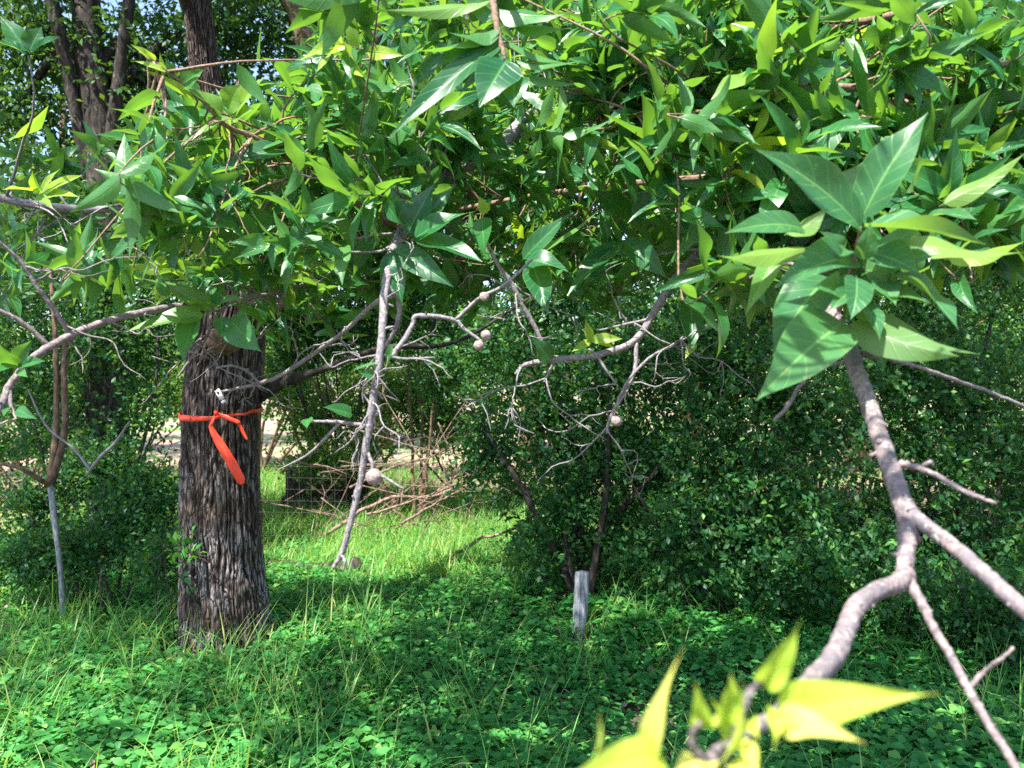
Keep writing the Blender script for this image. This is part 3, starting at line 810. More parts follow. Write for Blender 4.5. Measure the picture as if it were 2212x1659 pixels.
# hand placed leaves: base pixel, tip pixel, depths, width in pixels, normal hint, tint
def hero(mb, b, t, w, nh=(0, -0.5, 1), tint=0.4, curl=0.35, fold=0.3, rows=16, cols=8, wave=0.12, pet=0.08, shape='lance'):
    B, T = at(*b), at(*t)
    v = T - B; L = np.linalg.norm(v)
    k = curl
    Lc = L * (k / 2) / math.sin(k / 2) if abs(k) > 1e-3 else L
    D0 = unit(v); N0 = np.asarray(nh, float); N0 = unit(N0 - D0 * (D0 @ N0))
    D = D0 * math.cos(k / 2) + N0 * math.sin(k / 2); N = N0 * math.cos(k / 2) - D0 * math.sin(k / 2)
    W = w / FPX * (b[2] + t[2]) / 2 / math.cos(fold)
    leaves(mb, B, D, N, Lc, W, shape, rows, cols, k, fold, tint, pet, wave, random.gauss(0, .45))


UP, CAMN, UPC = (0.1, -0.2, 1), (0, -1, 0.15), (0, -0.9, 0.5)
def hero_leaves(bough, rows):
    for r in rows: hero(bough.fol, *r[:3], **(r[3] if len(r) > 3 else {}))


# unseen leafy shoots above the frame, added to drop shade on the near branch
b2.limb([(1040, -160, 1.55), (1000, -420, 1.3), (900, -1000, 0.9), (700, -2200, 0.5)], [18, 22, 28, 40])
for q in [(.45, .55, 2.5), (.55, .45, 2.7), (.1, .5, 2.55), (-.05, .42, 2.45), (.3, .3, 2.8), (.62, .72, 2.4), (-.35, .6, 2.6), (.75, .3, 2.9), (-.6, .4, 2.7), (.2, .8, 2.75), (.02, .62, 2.7), (.9, .6, 2.8)]:
    q = np.array(q); twig_to(b2, q, (.2, 0, 1), 0.003); rosette(b2.fol, q, unit(RNG.normal(size=3) * .5 + (0, 0, .6)), 8, 0.10, None, 8, 4)
hero_leaves(b2, [
    ((1085, 90, 1.48), (840, 300, 1.42), 62, dict(nh=UPC, tint=.15)), ((1095, 130, 1.46), (1035, 232, 1.40), 100, dict(nh=CAMN, tint=.1, fold=.2)),
    ((1110, 165, 1.46), (1110, 232, 1.41), 68, dict(nh=CAMN, tint=.12, fold=.2)), ((1100, 90, 1.48), (1250, 140, 1.42), 44, dict(nh=(0, .5, -.8), tint=.6)),
    ((1115, 130, 1.47), (1260, 130, 1.4), 36, dict(nh=(0, .7, -.6), tint=.65)), ((1130, 160, 1.47), (1245, 182, 1.43), 30, dict(nh=(0, .7, -.5), tint=.6)),
    ((1080, 60, 1.48), (900, 110, 1.42), 52, dict(nh=(0, .7, -.6), tint=.6)), ((1060, 0, 1.5), (830, 22, 1.45), 40, dict(nh=(0, .7, -.7), tint=.75)),
    ((1080, 20, 1.5), (1220, 30, 1.45), 74, dict(nh=(0, .7, -.6), tint=.62)), ((1110, 50, 1.5), (1235, 60, 1.46), 50, dict(nh=(0, .8, -.5), tint=.55)),
    ((1060, 100, 1.49), (930, 150, 1.45), 40, dict(nh=UPC, tint=.2)), ((1070, 40, 1.5), (1000, -30, 1.5), 50, dict(nh=(0, .8, -.4), tint=.6)),
    ((1075, 70, 1.48), (970, 70, 1.43), 60, dict(nh=(0, .6, -.6), tint=.5)), ((1090, 120, 1.46), (985, 215, 1.5), 50, dict(nh=UPC, tint=.1))])
hero_leaves(b1, [
    ((1042, 470, 1.8), (1050, 562, 1.74), 52, dict(nh=(-.25, -.55, .8), tint=.62, fold=.1)), ((1050, 460, 1.8), (1035, 425, 1.78), 26, dict(nh=CAMN, tint=.9)),
    ((1150, 570, 1.82), (1185, 680, 1.74), 62, dict(nh=(-.1, -.6, .75), tint=.15)), ((1130, 560, 1.82), (1235, 460, 1.8), 44, dict(nh=UPC, tint=.3)),
    ((1135, 545, 1.82), (1285, 462, 1.78), 44, dict(nh=(0, .4, -.9), tint=.7)), ((1140, 560, 1.8), (1232, 590, 1.74), 58, dict(nh=UPC, tint=.2)),
    ((1340, 525, 1.9), (1225, 640, 1.82), 60, dict(nh=(-.2, -.6, .75), tint=.1)), ((1345, 520, 1.9), (1440, 600, 1.84), 60, dict(nh=UPC, tint=.3)),
    ((1340, 530, 1.9), (1225, 600, 1.86), 40, dict(nh=UPC, tint=.55)), ((1360, 470, 1.95), (1280, 410, 1.9), 56, dict(nh=UPC, tint=.1)),
    ((1365, 470, 1.95), (1450, 410, 1.9), 70, dict(nh=UPC, tint=.15)), ((1490, 650, 1.9), (1495, 760, 1.84), 54, dict(nh=(.1, -.8, .5), tint=.2, fold=.2)),
    ((1490, 640, 1.9), (1535, 655, 1.86), 44, dict(nh=UPC, tint=.2)), ((1488, 640, 1.9), (1518, 615, 1.88), 36, dict(nh=(0, .7, -.5), tint=.6)),
    ((1500, 740, 1.9), (1480, 775, 1.88), 20, dict(nh=UPC, tint=.9)), ((1190, 778, 1.83), (1152, 730, 1.8), 44, dict(nh=CAMN, tint=.1, fold=.15)),
    ((1276, 735, 1.84), (1345, 732, 1.82), 26, dict(nh=UPC, tint=.88)), ((1276, 735, 1.84), (1265, 690, 1.82), 20, dict(nh=CAMN, tint=.9)), ((1276, 738, 1.84), (1235, 760, 1.82), 20, dict(nh=UPC, tint=.86)), ((1278, 735, 1.84), (1330, 752, 1.83), 18, dict(nh=UPC, tint=.9))])
hero_leaves(b3, [
    ((840, 545, 1.72), (870, 660, 1.66), 50, dict(nh=CAMN, tint=.08, fold=.15)), ((850, 540, 1.72), (980, 620, 1.66), 60, dict(nh=UPC, tint=.12)),
    ((900, 520, 1.7), (1042, 566, 1.64), 70, dict(nh=(0, -.5, .85), tint=.1)), ((895, 515, 1.7), (1010, 460, 1.66), 62, dict(nh=UPC, tint=.35)),
    ((880, 505, 1.72), (940, 395, 1.72), 66, dict(nh=CAMN, tint=.05, fold=.25)), ((885, 510, 1.72), (985, 400, 1.74), 56, dict(nh=CAMN, tint=.1)),
    ((838, 780, 1.59), (852, 740, 1.57), 22, dict(nh=(-.3, -.8, .4), tint=.4)), ((825, 785, 1.6), (760, 800, 1.58), 12, dict(nh=(0, -.3, 1), tint=.6)), ((815, 815, 1.6), (775, 805, 1.58), 26, dict(nh=UPC, tint=.2)),
    ((760, 895, 1.6), (697, 880, 1.56), 36, dict(nh=UPC, tint=.25)), ((665, 905, 1.6), (663, 925, 1.57), 26, dict(nh=CAMN, tint=.6)),
    ((850, 560, 1.7), (820, 620, 1.68), 40, dict(nh=CAMN, tint=.1)), ((860, 480, 1.75), (840, 400, 1.75), 44, dict(nh=CAMN, tint=.3))])
hero_leaves(b4, [
    ((420, 215, 1.86), (310, 150, 1.82), 22, dict(nh=(0, .5, .8), tint=.86)), ((480, 245, 1.88), (395, 190, 1.82), 58, dict(nh=(.2, -.75, .55), tint=.76)),
    ((500, 250, 1.88), (575, 165, 1.84), 50, dict(nh=(0, -.8, .3), tint=.82)), ((490, 235, 1.88), (520, 182, 1.84), 58, dict(nh=CAMN, tint=.78, fold=.15)),
    ((500, 255, 1.88), (415, 302, 1.82), 34, dict(nh=(0, -.6, .7), tint=.76)), ((505, 252, 1.88), (548, 235, 1.84), 44, dict(nh=CAMN, tint=.78)),
    ((395, 182, 1.84), (440, 150, 1.82), 46, dict(nh=CAMN, tint=.7)), ((360, 155, 1.82), (290, 132, 1.8), 16, dict(nh=UPC, tint=.88)), ((330, 130, 1.82), (282, 96, 1.78), 20, dict(nh=UPC, tint=.95)),
    ((335, 132, 1.82), (312, 105, 1.8), 16, dict(nh=CAMN, tint=.95)), ((355, 148, 1.82), (345, 112, 1.8), 12, dict(nh=CAMN, tint=.92)), ((380, 170, 1.84), (358, 125, 1.82), 26, dict(nh=CAMN, tint=.3)),
    ((430, 260, 1.88), (375, 232, 1.84), 44, dict(nh=UPC, tint=.1)), ((640, 320, 1.96), (470, 362, 1.9), 60, dict(nh=(0, -.75, .6), tint=.2)), ((560, 320, 1.94), (668, 255, 1.9), 34, dict(nh=(0, .5, -.8), tint=.6))])
hero_leaves(b5, [
    ((36, 788, 1.63), (0, 745, 1.58), 46, dict(nh=CAMN, tint=.5)), ((40, 785, 1.63), (68, 735, 1.58), 40, dict(nh=CAMN, tint=.4)), ((38, 790, 1.63), (-10, 805, 1.58), 34, dict(nh=UPC, tint=.5)),
    ((42, 790, 1.63), (98, 780, 1.58), 30, dict(nh=UPC, tint=.55)), ((44, 794, 1.63), (60, 815, 1.58), 26, dict(nh=CAMN, tint=.7)), ((36, 885, 1.6), (80, 905, 1.56), 26, dict(nh=UPC, tint=.45)), ((20, 880, 1.62), (8, 900, 1.58), 16, dict(nh=UPC, tint=.6)),
    # the young sprig over the trunk
    ((470, 660, 1.95), (300, 590 + 10, 1.88), 30, dict(nh=(0, -.8, .6), tint=.72)), ((440, 680, 1.92), (265, 720, 1.85), 54, dict(nh=UPC, tint=.74)), ((420, 690, 1.92), (395, 780, 1.86), 54, dict(nh=CAMN, tint=.62, fold=.5)),
    ((495, 690, 1.92), (565, 760, 1.86), 72, dict(nh=CAMN, tint=.55, fold=.2)), ((480, 685, 1.92), (478, 730, 1.9), 34, dict(nh=CAMN, tint=.3)), ((470, 660, 1.92), (530, 645, 1.86), 34, dict(nh=UPC, tint=.72)),
    ((460, 660, 1.92), (400, 655, 1.86), 40, dict(nh=(0, -.7, .7), tint=.8)), ((455, 670, 1.92), (345, 610, 1.88), 34, dict(nh=UPC, tint=.72)), ((465, 665, 1.92), (480, 625, 1.88), 30, dict(nh=CAMN, tint=.6)), ((360, 640, 1.9), (345, 590, 1.88), 30, dict(nh=CAMN, tint=.4))])
hero_leaves(b8, [
    ((80, 415, 2.2), (5, 410, 2.1), 40, dict(nh=(0, -.5, .8), tint=.9)), ((85, 418, 2.2), (70, 370, 2.15), 28, dict(nh=CAMN, tint=.97)), ((90, 415, 2.2), (130, 365, 2.15), 22, dict(nh=CAMN, tint=.98)),
    ((95, 418, 2.2), (180, 378, 2.15), 28, dict(nh=UPC, tint=.97)), ((100, 422, 2.2), (170, 425, 2.15), 30, dict(nh=UPC, tint=.95)), ((80, 425, 2.2), (115, 450, 2.15), 24, dict(nh=UPC, tint=.8)),
    ((20, 300, 2.2), (105, 228, 2.1), 40, dict(nh=(0, .5, -.8), tint=.75)), ((60, 110, 2.0), (0, 35, 2.0), 44, dict(nh=UPC, tint=.3)), ((65, 110, 2.0), (90, 58, 2.0), 50, dict(nh=CAMN, tint=.2)), ((55, 115, 2.0), (-10, 90, 1.95), 40, dict(nh=UPC, tint=.2)), ((70, 112, 2.0), (130, 80, 1.95), 30, dict(nh=UPC, tint=.3))])
twig_to(b8, at(62, 118, 2.02), (0, -.2, 1), 0.004)
twig_to(b8, at(85, 425, 2.21), (0, -.2, 1), 0.003)
hero_leaves(b7, [
    ((2030, 280, 2.4), (1980, 0, 2.3), 34, dict(nh=(.3, -.8, .2), tint=.5)), ((2020, 190, 2.35), (2110, 40, 2.3), 62, dict(nh=(0, .7, -.4), tint=.82))])
for b in (b1, b3, b4, b7, b8, b9, b10, b11, b12, b13, b14, b2, b5, b6): b.done(M_LEAF)

# small white tag on the twig end before the trunk
tg = thing("plastic_tag", "small white tag with a black window on the twig in front of the trunk", "tag", at(474, 845, 2.1))
mb = MB()
def slab(mb, c, ax, ay, az):
    c, ax, ay, az = [np.asarray(q, float) for q in (c, ax, ay, az)]
    V = [c + sx * ax + sy * ay + sz * az for sx in (-1, 1) for sy in (-1, 1) for sz in (-1, 1)]
    mb.add(V, [(0, 1, 3, 2), (4, 6, 7, 5), (0, 4, 5, 1), (2, 3, 7, 6), (0, 2, 6, 4), (1, 5, 7, 3)])
u1, u2, u3 = unit((0.5, 0, -0.86)), unit((0.86, 0, 0.5)), np.array((0, 1.0, 0))
tcn = at(474, 852, 2.09)
slab(mb, tcn, u1 * 0.014, u2 * 0.0065, u3 * 0.0015)
tag_body = mb.build("tag_body", M_WHITE, tg, False)
mb = MB(); slab(mb, tcn - u3 * 0.0022 - u1 * 0.006, u1 * 0.004, u2 * 0.003, u3 * 0.0006); mb.build("dark_window", M_BLACK, tg, False)
mb = MB(); slab(mb, tcn + u1 * 0.016, u1 * 0.0018, u2 * 0.0062, u3 * 0.0014); mb.build("black_band", M_BLACK, tg, False)
mb = MB(); slab(mb, tcn + u1 * 0.0215, u1 * 0.0034, u2 * 0.0055, u3 * 0.0014); mb.build("end_tab", M_WHITE, tg, False)

# ------------------------------------------------------------------ the near forked branch on the right
nb = thing("near_branch", "thick forked pinkish branch at the right with big leaves and a blurred yellow shoot", "branch", at(915, 1110, 0.95))
wb = MB()
def nlimb(path, wid, mbx=None, seg=16, rough=0.045, step=9):
    pts = np.array([at(*p) for p in path]); rad = np.array(wid) * 0.46 / FPX * np.array([p[2] for p in path])
    if mbx is None:
        for i in range(1, len(pts) - 1):
            for k in range(2):
                q = pts[i] * (1 - .5 * k) + pts[i + 1] * .5 * k; dv = unit(RNG.normal(size=3) + (0, -.5, .2)); r_ = rad[i]
                tube(wb, [q + dv * r_ * .6, q + dv * r_ * 1.15, q + dv * r_ * random.uniform(1.2, 1.7)], [r_ * .42, r_ * .3, r_ * .14], 7, 3, .12)
    return tube(mbx or wb, pts, rad, seg, step, rough, 0.0004)
nlimb([(1930, 440, 2.5), (1870, 560, 2.0), (1815, 620, 1.5), (1800, 655, 1.28), (1800, 690, 1.2), (1832, 745, 1.17), (1846, 790, 1.14), (1868, 850, 1.11), (1892, 920, 1.07), (1920, 1000, 1.03), (1944, 1070, 0.99), (1962, 1120, 0.965), (1958, 1180, 0.93), (1955, 1230, 0.90), (1958, 1262, 0.885)],
      [30, 32, 34, 36, 36, 36, 38, 38, 40, 42, 44, 50, 40, 38, 42])
nlimb([(1958, 1100, 0.97), (1985, 1125, 0.95), (2040, 1165, 0.91), (2100, 1215, 0.86), (2160, 1270, 0.82), (2230, 1330, 0.77), (2330, 1430, 0.7)], [40, 36, 34, 36, 38, 42, 46])
nlimb([(1960, 1240, 0.895), (1935, 1262, 0.87), (1890, 1278, 0.83), (1850, 1312, 0.79), (1826, 1365, 0.75), (1800, 1420, 0.70), (1755, 1470, 0.63), (1712, 1510, 0.56), (1668, 1552, 0.50)], [42, 42, 40, 44, 46, 48, 46, 40, 32])
nlimb([(1962, 1255, 0.885), (1990, 1300, 0.86), (2015, 1352, 0.84), (2055, 1420, 0.81), (2092, 1490, 0.78), (2140, 1570, 0.75), (2190, 1650, 0.72), (2240, 1740, 0.69)], [30, 22, 20, 20, 20, 19, 19, 18])
wb.build("limb", M_BARK, nb)
def ntwig(path, wid, mat=M_BARK):
    m = MB(); P = nlimb(path, wid, m, 9, 0.10, 6)
    for i in range(2, len(P) - 1, 4):
        d = unit(RNG.normal(size=3)); r = wid[-1] / FPX * path[0][2] * 0.4
        tube(m, [P[i], P[i] + d * r * 2.2], [r, r * .6], 5, 2, 0.1)
    m.build("twig", mat, nb)
ntwig([(1812, 668, 1.2), (1830, 610, 1.14), (1848, 550, 1.11), (1858, 490, 1.10)], [13, 12, 10, 7], M_BROWN)
ntwig([(1944, 1000, 1.02), (1985, 1012, 1.0), (2020, 1025, 0.99), (2070, 1055, 0.98), (2110, 1072, 0.97), (2152, 1088, 0.96)], [18, 15, 13, 12, 12, 8])
ntwig([(1990, 1010, 1.0), (2008, 998, 0.99), (2014, 1002, 0.99)], [12, 10, 7])
ntwig([(2092, 1488, 0.78), (2125, 1452, 0.78), (2160, 1425, 0.77), (2190, 1400, 0.77)], [13, 11, 10, 8])
ntwig([(1846, 775, 1.15), (1760, 800, 1.2), (1725, 838, 1.18), (1700, 880, 1.16), (1672, 908, 1.15)], [8, 9, 10, 10, 8])
ntwig([(1836, 760, 1.16), (1905, 770, 1.15), (1960, 768, 1.16), (1995, 752, 1.17)], [14, 14, 12, 9])
ntwig([(1905, 770, 1.15), (1990, 795, 1.25), (2090, 830, 1.35), (2160, 855, 1.4), (2260, 900, 1.45)], [9, 9, 9, 8, 7], M_TWIG)
ntwig([(1880, 985, 1.05), (1905, 975, 1.04)], [12, 12])
ntwig([(1850, 560, 1.25), (1760, 590, 1.3), (1700, 570, 1.34), (1620, 600, 1.38)], [9, 10, 9, 7])

NEAR = [
    ((1860, 495, 1.10), (1632, 322, 1.04), 100, (.35, -.9, .35), .12), ((1862, 470, 1.12), (2005, 243, 1.1), 86, (-.3, -.75, .5), .1),
    ((1872, 490, 1.10), (2130, 528, 0.98), 96, (.05, -.8, .7), .35), ((1735, 495, 1.18), (1566, 504, 1.12), 60, (0, -.85, .5), .3),
    ((1740, 535, 1.2), (1548, 552, 1.15), 46, (0, .85, -.5), .78), ((1820, 698, 1.1), (1632, 866, 0.98), 116, (-.25, -.85, .5), .45),
    ((1790, 600, 1.16), (1670, 770, 1.08), 108, (-.45, -.7, .5), .12), ((1842, 692, 1.1), (2072, 770, 1.0), 74, (0, .8, -.6), .7),
    ((1848, 655, 1.12), (2115, 765, 1.0), 64, (0, .85, -.55), .7), ((1930, 592, 1.12), (2070, 712, 1.02), 96, (.4, -.85, .4), .25),
    ((1840, 560, 1.13), (1672, 622, 1.05), 80, (-.1, -.85, .5), .2), ((1868, 610, 1.1), (1790, 672, 1.05), 58, (0, -.8, .6), .15),
    ((1885, 605, 1.12), (1935, 660, 1.06), 54, (.3, -.7, .6), .4), ((1960, 520, 1.14), (2225, 545, 1.06), 66, (0, .85, -.5), .78),
    ((1755, 425, 1.2), (1882, 335, 1.16), 74, (0, .75, -.5), .6), ((1870, 590, 1.14), (2030, 548, 1.08), 76, (0, -.85, .5), .35),
    ((1900, 560, 1.16), (1990, 480, 1.12), 50, (0, -.8, .5), .5), ((1815, 560, 1.15), (1770, 500, 1.12), 50, (0, -.8, .5), .3),
    ((1885, 690, 1.14), (1910, 800, 1.1), 44, (0, -.9, .3), .25), ((1870, 545, 1.12), (1985, 590, 1.05), 84, (.1, -.85, .5), .2),
    ((1960, 410, 1.25), (1985, 330, 1.2), 56, (.3, -.8, .3), .15), ((1700, 505, 1.2), (1790, 440, 1.2), 44, (0, .5, -.8), .75),
    ((1862, 560, 1.08), (1880, 480, 1.06), 40, (0, -.9, .3), .3), ((1850, 600, 1.07), (1838, 690, 1.03), 60, (.2, -.9, .3), .1), ((1838, 640, 1.1), (1755, 620, 1.05), 62, (-.2, -.85, .5), .3),
    ((1855, 650, 1.1), (1900, 735, 1.05), 46, (.3, -.85, .3), .15), ((1880, 640, 1.12), (2010, 655, 1.04), 62, (.1, -.8, .6), .3), ((2040, 440, 1.3), (2215, 330, 1.25), 40, (0, .8, -.5), .76),
    ((2000, 470, 1.3), (2110, 475, 1.22), 40, (0, -.8, .6), .2), ((2050, 560, 1.3), (2215, 520, 1.22), 40, (0, .8, -.5), .82), ((1960, 590, 1.25), (1980, 500, 1.22), 44, (0, -.8, .5), .55),
    ((1680, 540, 1.25), (1610, 680, 1.2), 40, (0, -.8, .5), .72), ((1830, 540, 1.14), (1740, 560, 1.1), 54, (0, -.8, .6), .4)]
for b, t, w, nh, ti in NEAR:
    m = MB(); hero(m, b, t, w * 1.18, nh, ti, random.uniform(.3, .8), random.uniform(.2, .42), 24, 10, random.uniform(.08, .22), 0.07); m.build("leaf", M_HERO, nb)

# yellow young shoot, nearest the lens
sb = MB()
nlimb([(1668, 1552, 0.50), (1590, 1600, 0.455), (1520, 1660, 0.43), (1460, 1740, 0.42)], [36, 36, 40, 42], sb)
nlimb([(1575, 1610, 0.45), (1605, 1530, 0.44), (1625, 1490, 0.44), (1655, 1460, 0.44)], [30, 22, 18, 12], sb)
nlimb([(1520, 1650, 0.43), (1495, 1600, 0.425), (1510, 1560, 0.42)], [22, 16, 12], sb)
sb.build("shoot_stem", M_BARK, nb)
YOUNG = [
    ((1680, 1545, 0.44), (2028, 1498, 0.40), 88, (0, -.75, .65), .6, .3), ((1682, 1562, 0.435), (1870, 1606, 0.405), 66, (.0, -.75, .6), .9, .3),
    ((1652, 1482, 0.44), (1732, 1335, 0.43), 56, (-.35, -.85, .2), .2, .35), ((1545, 1545, 0.43), (1580, 1448, 0.42), 66, (.3, -.85, .3), .3, .5),
    ((1560, 1640, 0.42), (1602, 1455, 0.405), 32, (.7, -.6, .2), .6, .4), ((1660, 1525, 0.43), (1672, 1620, 0.41), 46, (.3, -.9, .2), .5, .3),
    ((1420, 1680, 0.40), (1478, 1398, 0.385), 52, (-.75, -.6, .3), .9, .35), ((1430, 1640, 0.39), (1190, 1700, 0.36), 88, (-.1, -.75, .65), .5, .3),
    ((1275, 1650, 0.40), (1290, 1528, 0.39), 24, (.8, -.5, .2), .4, .3), ((1580, 1650, 0.42), (1660, 1700, 0.40), 60, (0, -.75, .65), .85, .3),
    ((1520, 1570, 0.43), (1502, 1470, 0.42), 44, (-.3, -.85, .3), .15, .4), ((1500, 1690, 0.41), (1560, 1640, 0.40), 50, (0, -.7, .7), .95, .3),
    ((1560, 1600, 0.43), (1530, 1500, 0.42), 40, (.5, -.8, .2), .3, .4), ((1600, 1600, 0.42), (1640, 1680, 0.405), 40, (.2, -.8, .5), .8, .3), ((1500, 1640, 0.41), (1440, 1690, 0.39), 44, (-.1, -.8, .6), .95, .3),
    ((1585, 1560, 0.43), (1610, 1490, 0.425), 30, (-.3, -.85, .3), .4, .4), ((1610, 1560, 0.435), (1640, 1600, 0.42), 40, (0, -.8, .5), .5, .3)]
for b, t, w, nh, ti, fo in YOUNG:
    m = MB(); hero(m, b, t, w * 1.2, nh, ti, random.uniform(.5, 1.0), fo + .12, 26, 8, 0.3, 0.05, 'tailed'); m.build("young_leaf", M_YOUNG, nb)

# ------------------------------------------------------------------ shrubs
def shrub(name, label, base, crowns, n, size, mat=M_SHRUB, stems=5, stem_r=0.02, cat="shrub", group="small leaved shrubs behind the tree", stem_mat=M_DARKBARK, shape='round', aspect=0.62, tints=None, twn=60, shell=0.5, tw=0.14):
    root = thing(name, label, cat, base, group)
    f = MB(); w = MB()
    cs = [c[:3] for c in crowns]; rs = [c[3:] for c in crowns]
    leaf_cloud(f, cs, rs, n, size, shape, 3, aspect, 0.35, 10, tw, tints, shell, (w, twn))
    for i in range(stems):
        c = np.array(cs[i % len(cs)]) + RNG.normal(size=3) * np.array(rs[i % len(cs)]) * 0.4
        b = np.array(base) + np.array((random.uniform(-.03, .03), random.uniform(-.03, .03), -0.03))
        m = (b + c) / 2 + RNG.normal(size=3) * 0.12
        tube(w, [b, m, c, c + (c - m) * 0.5], [stem_r, stem_r * .75, stem_r * .45, stem_r * .2], 7, 6, 0.08, 0.006)
    w.build("stem", stem_mat, root)
    f.build("foliage", mat, root)
    return root


def gpt(px, d):
    x = (px - CX) / FPX * d
    return (x, d, float(ground_z(x, d)))

def cr(px, py, d, rx, ry, rz):
    p = at(px, py, d)
    return (p[0], p[1], p[2], rx, ry, rz)


shrub("round_leaf_shrub", "tall dark shrub with small round leaves, its trunk behind the grey post", gpt(1265, 5.6),
      [cr(1180, 900, 5.9, .65, .45, .6), cr(1330, 800, 5.8, .7, .5, .6), cr(1290, 1010, 5.7, .55, .4, .4), cr(1080, 740, 6.2, .6, .5, .5), cr(1230, 640, 6.2, .8, .5, .4), cr(1210, 1100, 5.6, .3, .3, .3), cr(1180, 1190, 5.7, .4, .3, .2), cr(1370, 1180, 5.5, .4, .3, .22), cr(1050, 960, 6.1, .35, .35, .5), cr(1420, 1000, 5.8, .5, .4, .45)], 21000, 0.050, stems=7, stem_r=0.03)
shrub("round_leaf_shrub", "broad dark shrub with small round leaves below the near leaf cluster", gpt(1640, 5.5),
      [cr(1560, 800, 5.6, .65, .5, .6), cr(1600, 640, 5.9, .8, .5, .5), cr(1480, 1130, 5.3, .4, .35, .3), cr(1520, 1230, 5.2, .45, .3, .22), cr(1700, 1260, 5.1, .4, .3, .2), cr(1720, 900, 5.4, .6, .45, .6), cr(1560, 1020, 5.4, .5, .4, .5), cr(1700, 1120, 5.2, .5, .4, .4), cr(1760, 1220, 4.9, .40, .3, .25)], 21000, 0.050, stems=7, stem_r=0.022)
shrub("round_leaf_shrub", "dark shrub with small round leaves at the right edge behind the forked branch", gpt(2080, 5.6),
      [cr(1930, 820, 5.6, .65, .5, .6), cr(2000, 660, 5.9, .8, .5, .5), cr(2180, 1180, 5.4, .4, .4, .3), cr(2020, 1240, 5.2, .4, .3, .25), cr(2200, 560, 5.9, .8, .5, .4), cr(1850, 590, 6.0, .8, .5, .4), cr(2110, 860, 5.6, .65, .5, .7), cr(2010, 1020, 5.4, .55, .4, .45), cr(2230, 1000, 5.6, .6, .5, .6), cr(1900, 1180, 5.1, .35, .3, .3)], 22000, 0.050, stems=7, stem_r=0.022)
shrub("low_shrub", "low dark green shrub in the lower right corner beside the forked branch", gpt(2180, 4.4),
      [cr(2150, 1330, 4.4, .45, .35, .3), cr(2230, 1500, 4.1, .3, .3, .3), cr(1960, 1300, 4.7, .35, .3, .2)], 9000, 0.042, stems=5, stem_r=0.012, group=None)
shrub("round_leaf_shrub", "dark shrub with small leaves left of the thick trunk behind the pale sapling", gpt(210, 6.4),
      [cr(60, 820, 6.6, .6, .5, .55), cr(100, 660, 6.8, .8, .5, .4), cr(340, 640, 6.8, .6, .5, .4), cr(220, 730, 6.6, .6, .5, .45), cr(300, 900, 6.6, .35, .4, .40), cr(130, 960, 6.4, .45, .4, .3)], 11000, 0.048, stems=6, stem_r=0.018)
shrub("low_shrub", "low dense dark shrub at the left foot of the thick trunk", gpt(250, 5.3),
      [cr(280, 1130, 5.4, .42, .35, .33), cr(150, 1190, 5.4, .4, .35, .25), cr(330, 1060, 5.6, .3, .3, .25), cr(40, 1210, 5.4, .4, .35, .22), cr(210, 1010, 5.7, .4, .3, .22), cr(80, 1080, 5.6, .35, .3, .25), cr(340, 1210, 5.0, .2, .2, .2)], 18000, 0.038, stems=6, stem_r=0.012, group=None)
shrub("low_shrub", "small leafy seedling with pale green leaves against the left foot of the trunk", gpt(385, 4.55),
      [cr(395, 1210, 4.55, .10, .08, .16)], 60, 0.06, M_COVER, stems=4, stem_r=0.006, group=None, shape='ovate', tints=(.3, .9), twn=6, shell=1)

# pale sapling at the left
sp = thing("sapling", "slender pale barked sapling with two stems at the left edge", "sapling", gpt(135, 5.0))
m = MB()
tube(m, [np.array(gpt(138, 5.0)), at(130, 1230, 5.0), at(118, 1130, 5.0), at(108, 1040, 5.05)], [.017, .016, .017, .020], 10, 6, 0.05)
m.build("trunk", M_PALE, sp)
m = MB()
tube(m, [at(109, 1055, 5.05), at(108, 1040, 5.05), at(120, 950, 5.1), at(122, 850, 5.15), at(118, 700, 5.2), at(100, 480, 5.3)], [.021, .023, .02, .018, .016, .010], 9, 6, 0.05)
tube(m, [at(110, 1050, 5.05), at(140, 930, 5.05), at(138, 800, 5.1), at(145, 700, 5.2)], [.022, .02, .018, .01], 9, 6, 0.05)
tube(m, [at(108, 1050, 5.05), at(85, 1035, 4.95), at(40, 1010, 4.9), at(-10, 1000, 4.9)], [.018, .015, .012, .008], 8, 6, 0.06)
m.build("side_stem", M_LIMB, sp)
m = MB()
leaf_cloud(m, [tuple(at(110, 420, 5.3)), tuple(at(30, 560, 5.2))], [(.5, .4, .4), (.35, .3, .3)], 700, 0.06, 'ovate', 3, 0.5, 0.4, 9, 0.15)
m.build("crown", M_OAK, sp)

# dead forked stick leaning before the shrubs at the left
dk = thing("dead_stick", "grey lichened dead stick bent in a V left of the trunk", "stick", at(190, 1025, 4.6))
m = MB()
tube(m, [at(60, 840, 4.8), at(100, 920, 4.75), at(160, 970, 4.7), at(195, 1015, 4.6)], [.004, .006, .008, .009], 7, 6, 0.08)
tube(m, [at(186, 1028, 4.6), at(215, 990, 4.55), at(250, 955, 4.5), at(280, 910, 4.5)], [.008, .012, .010, .004], 7, 6, 0.12)
m.build("stick_body", M_TWIG, dk)

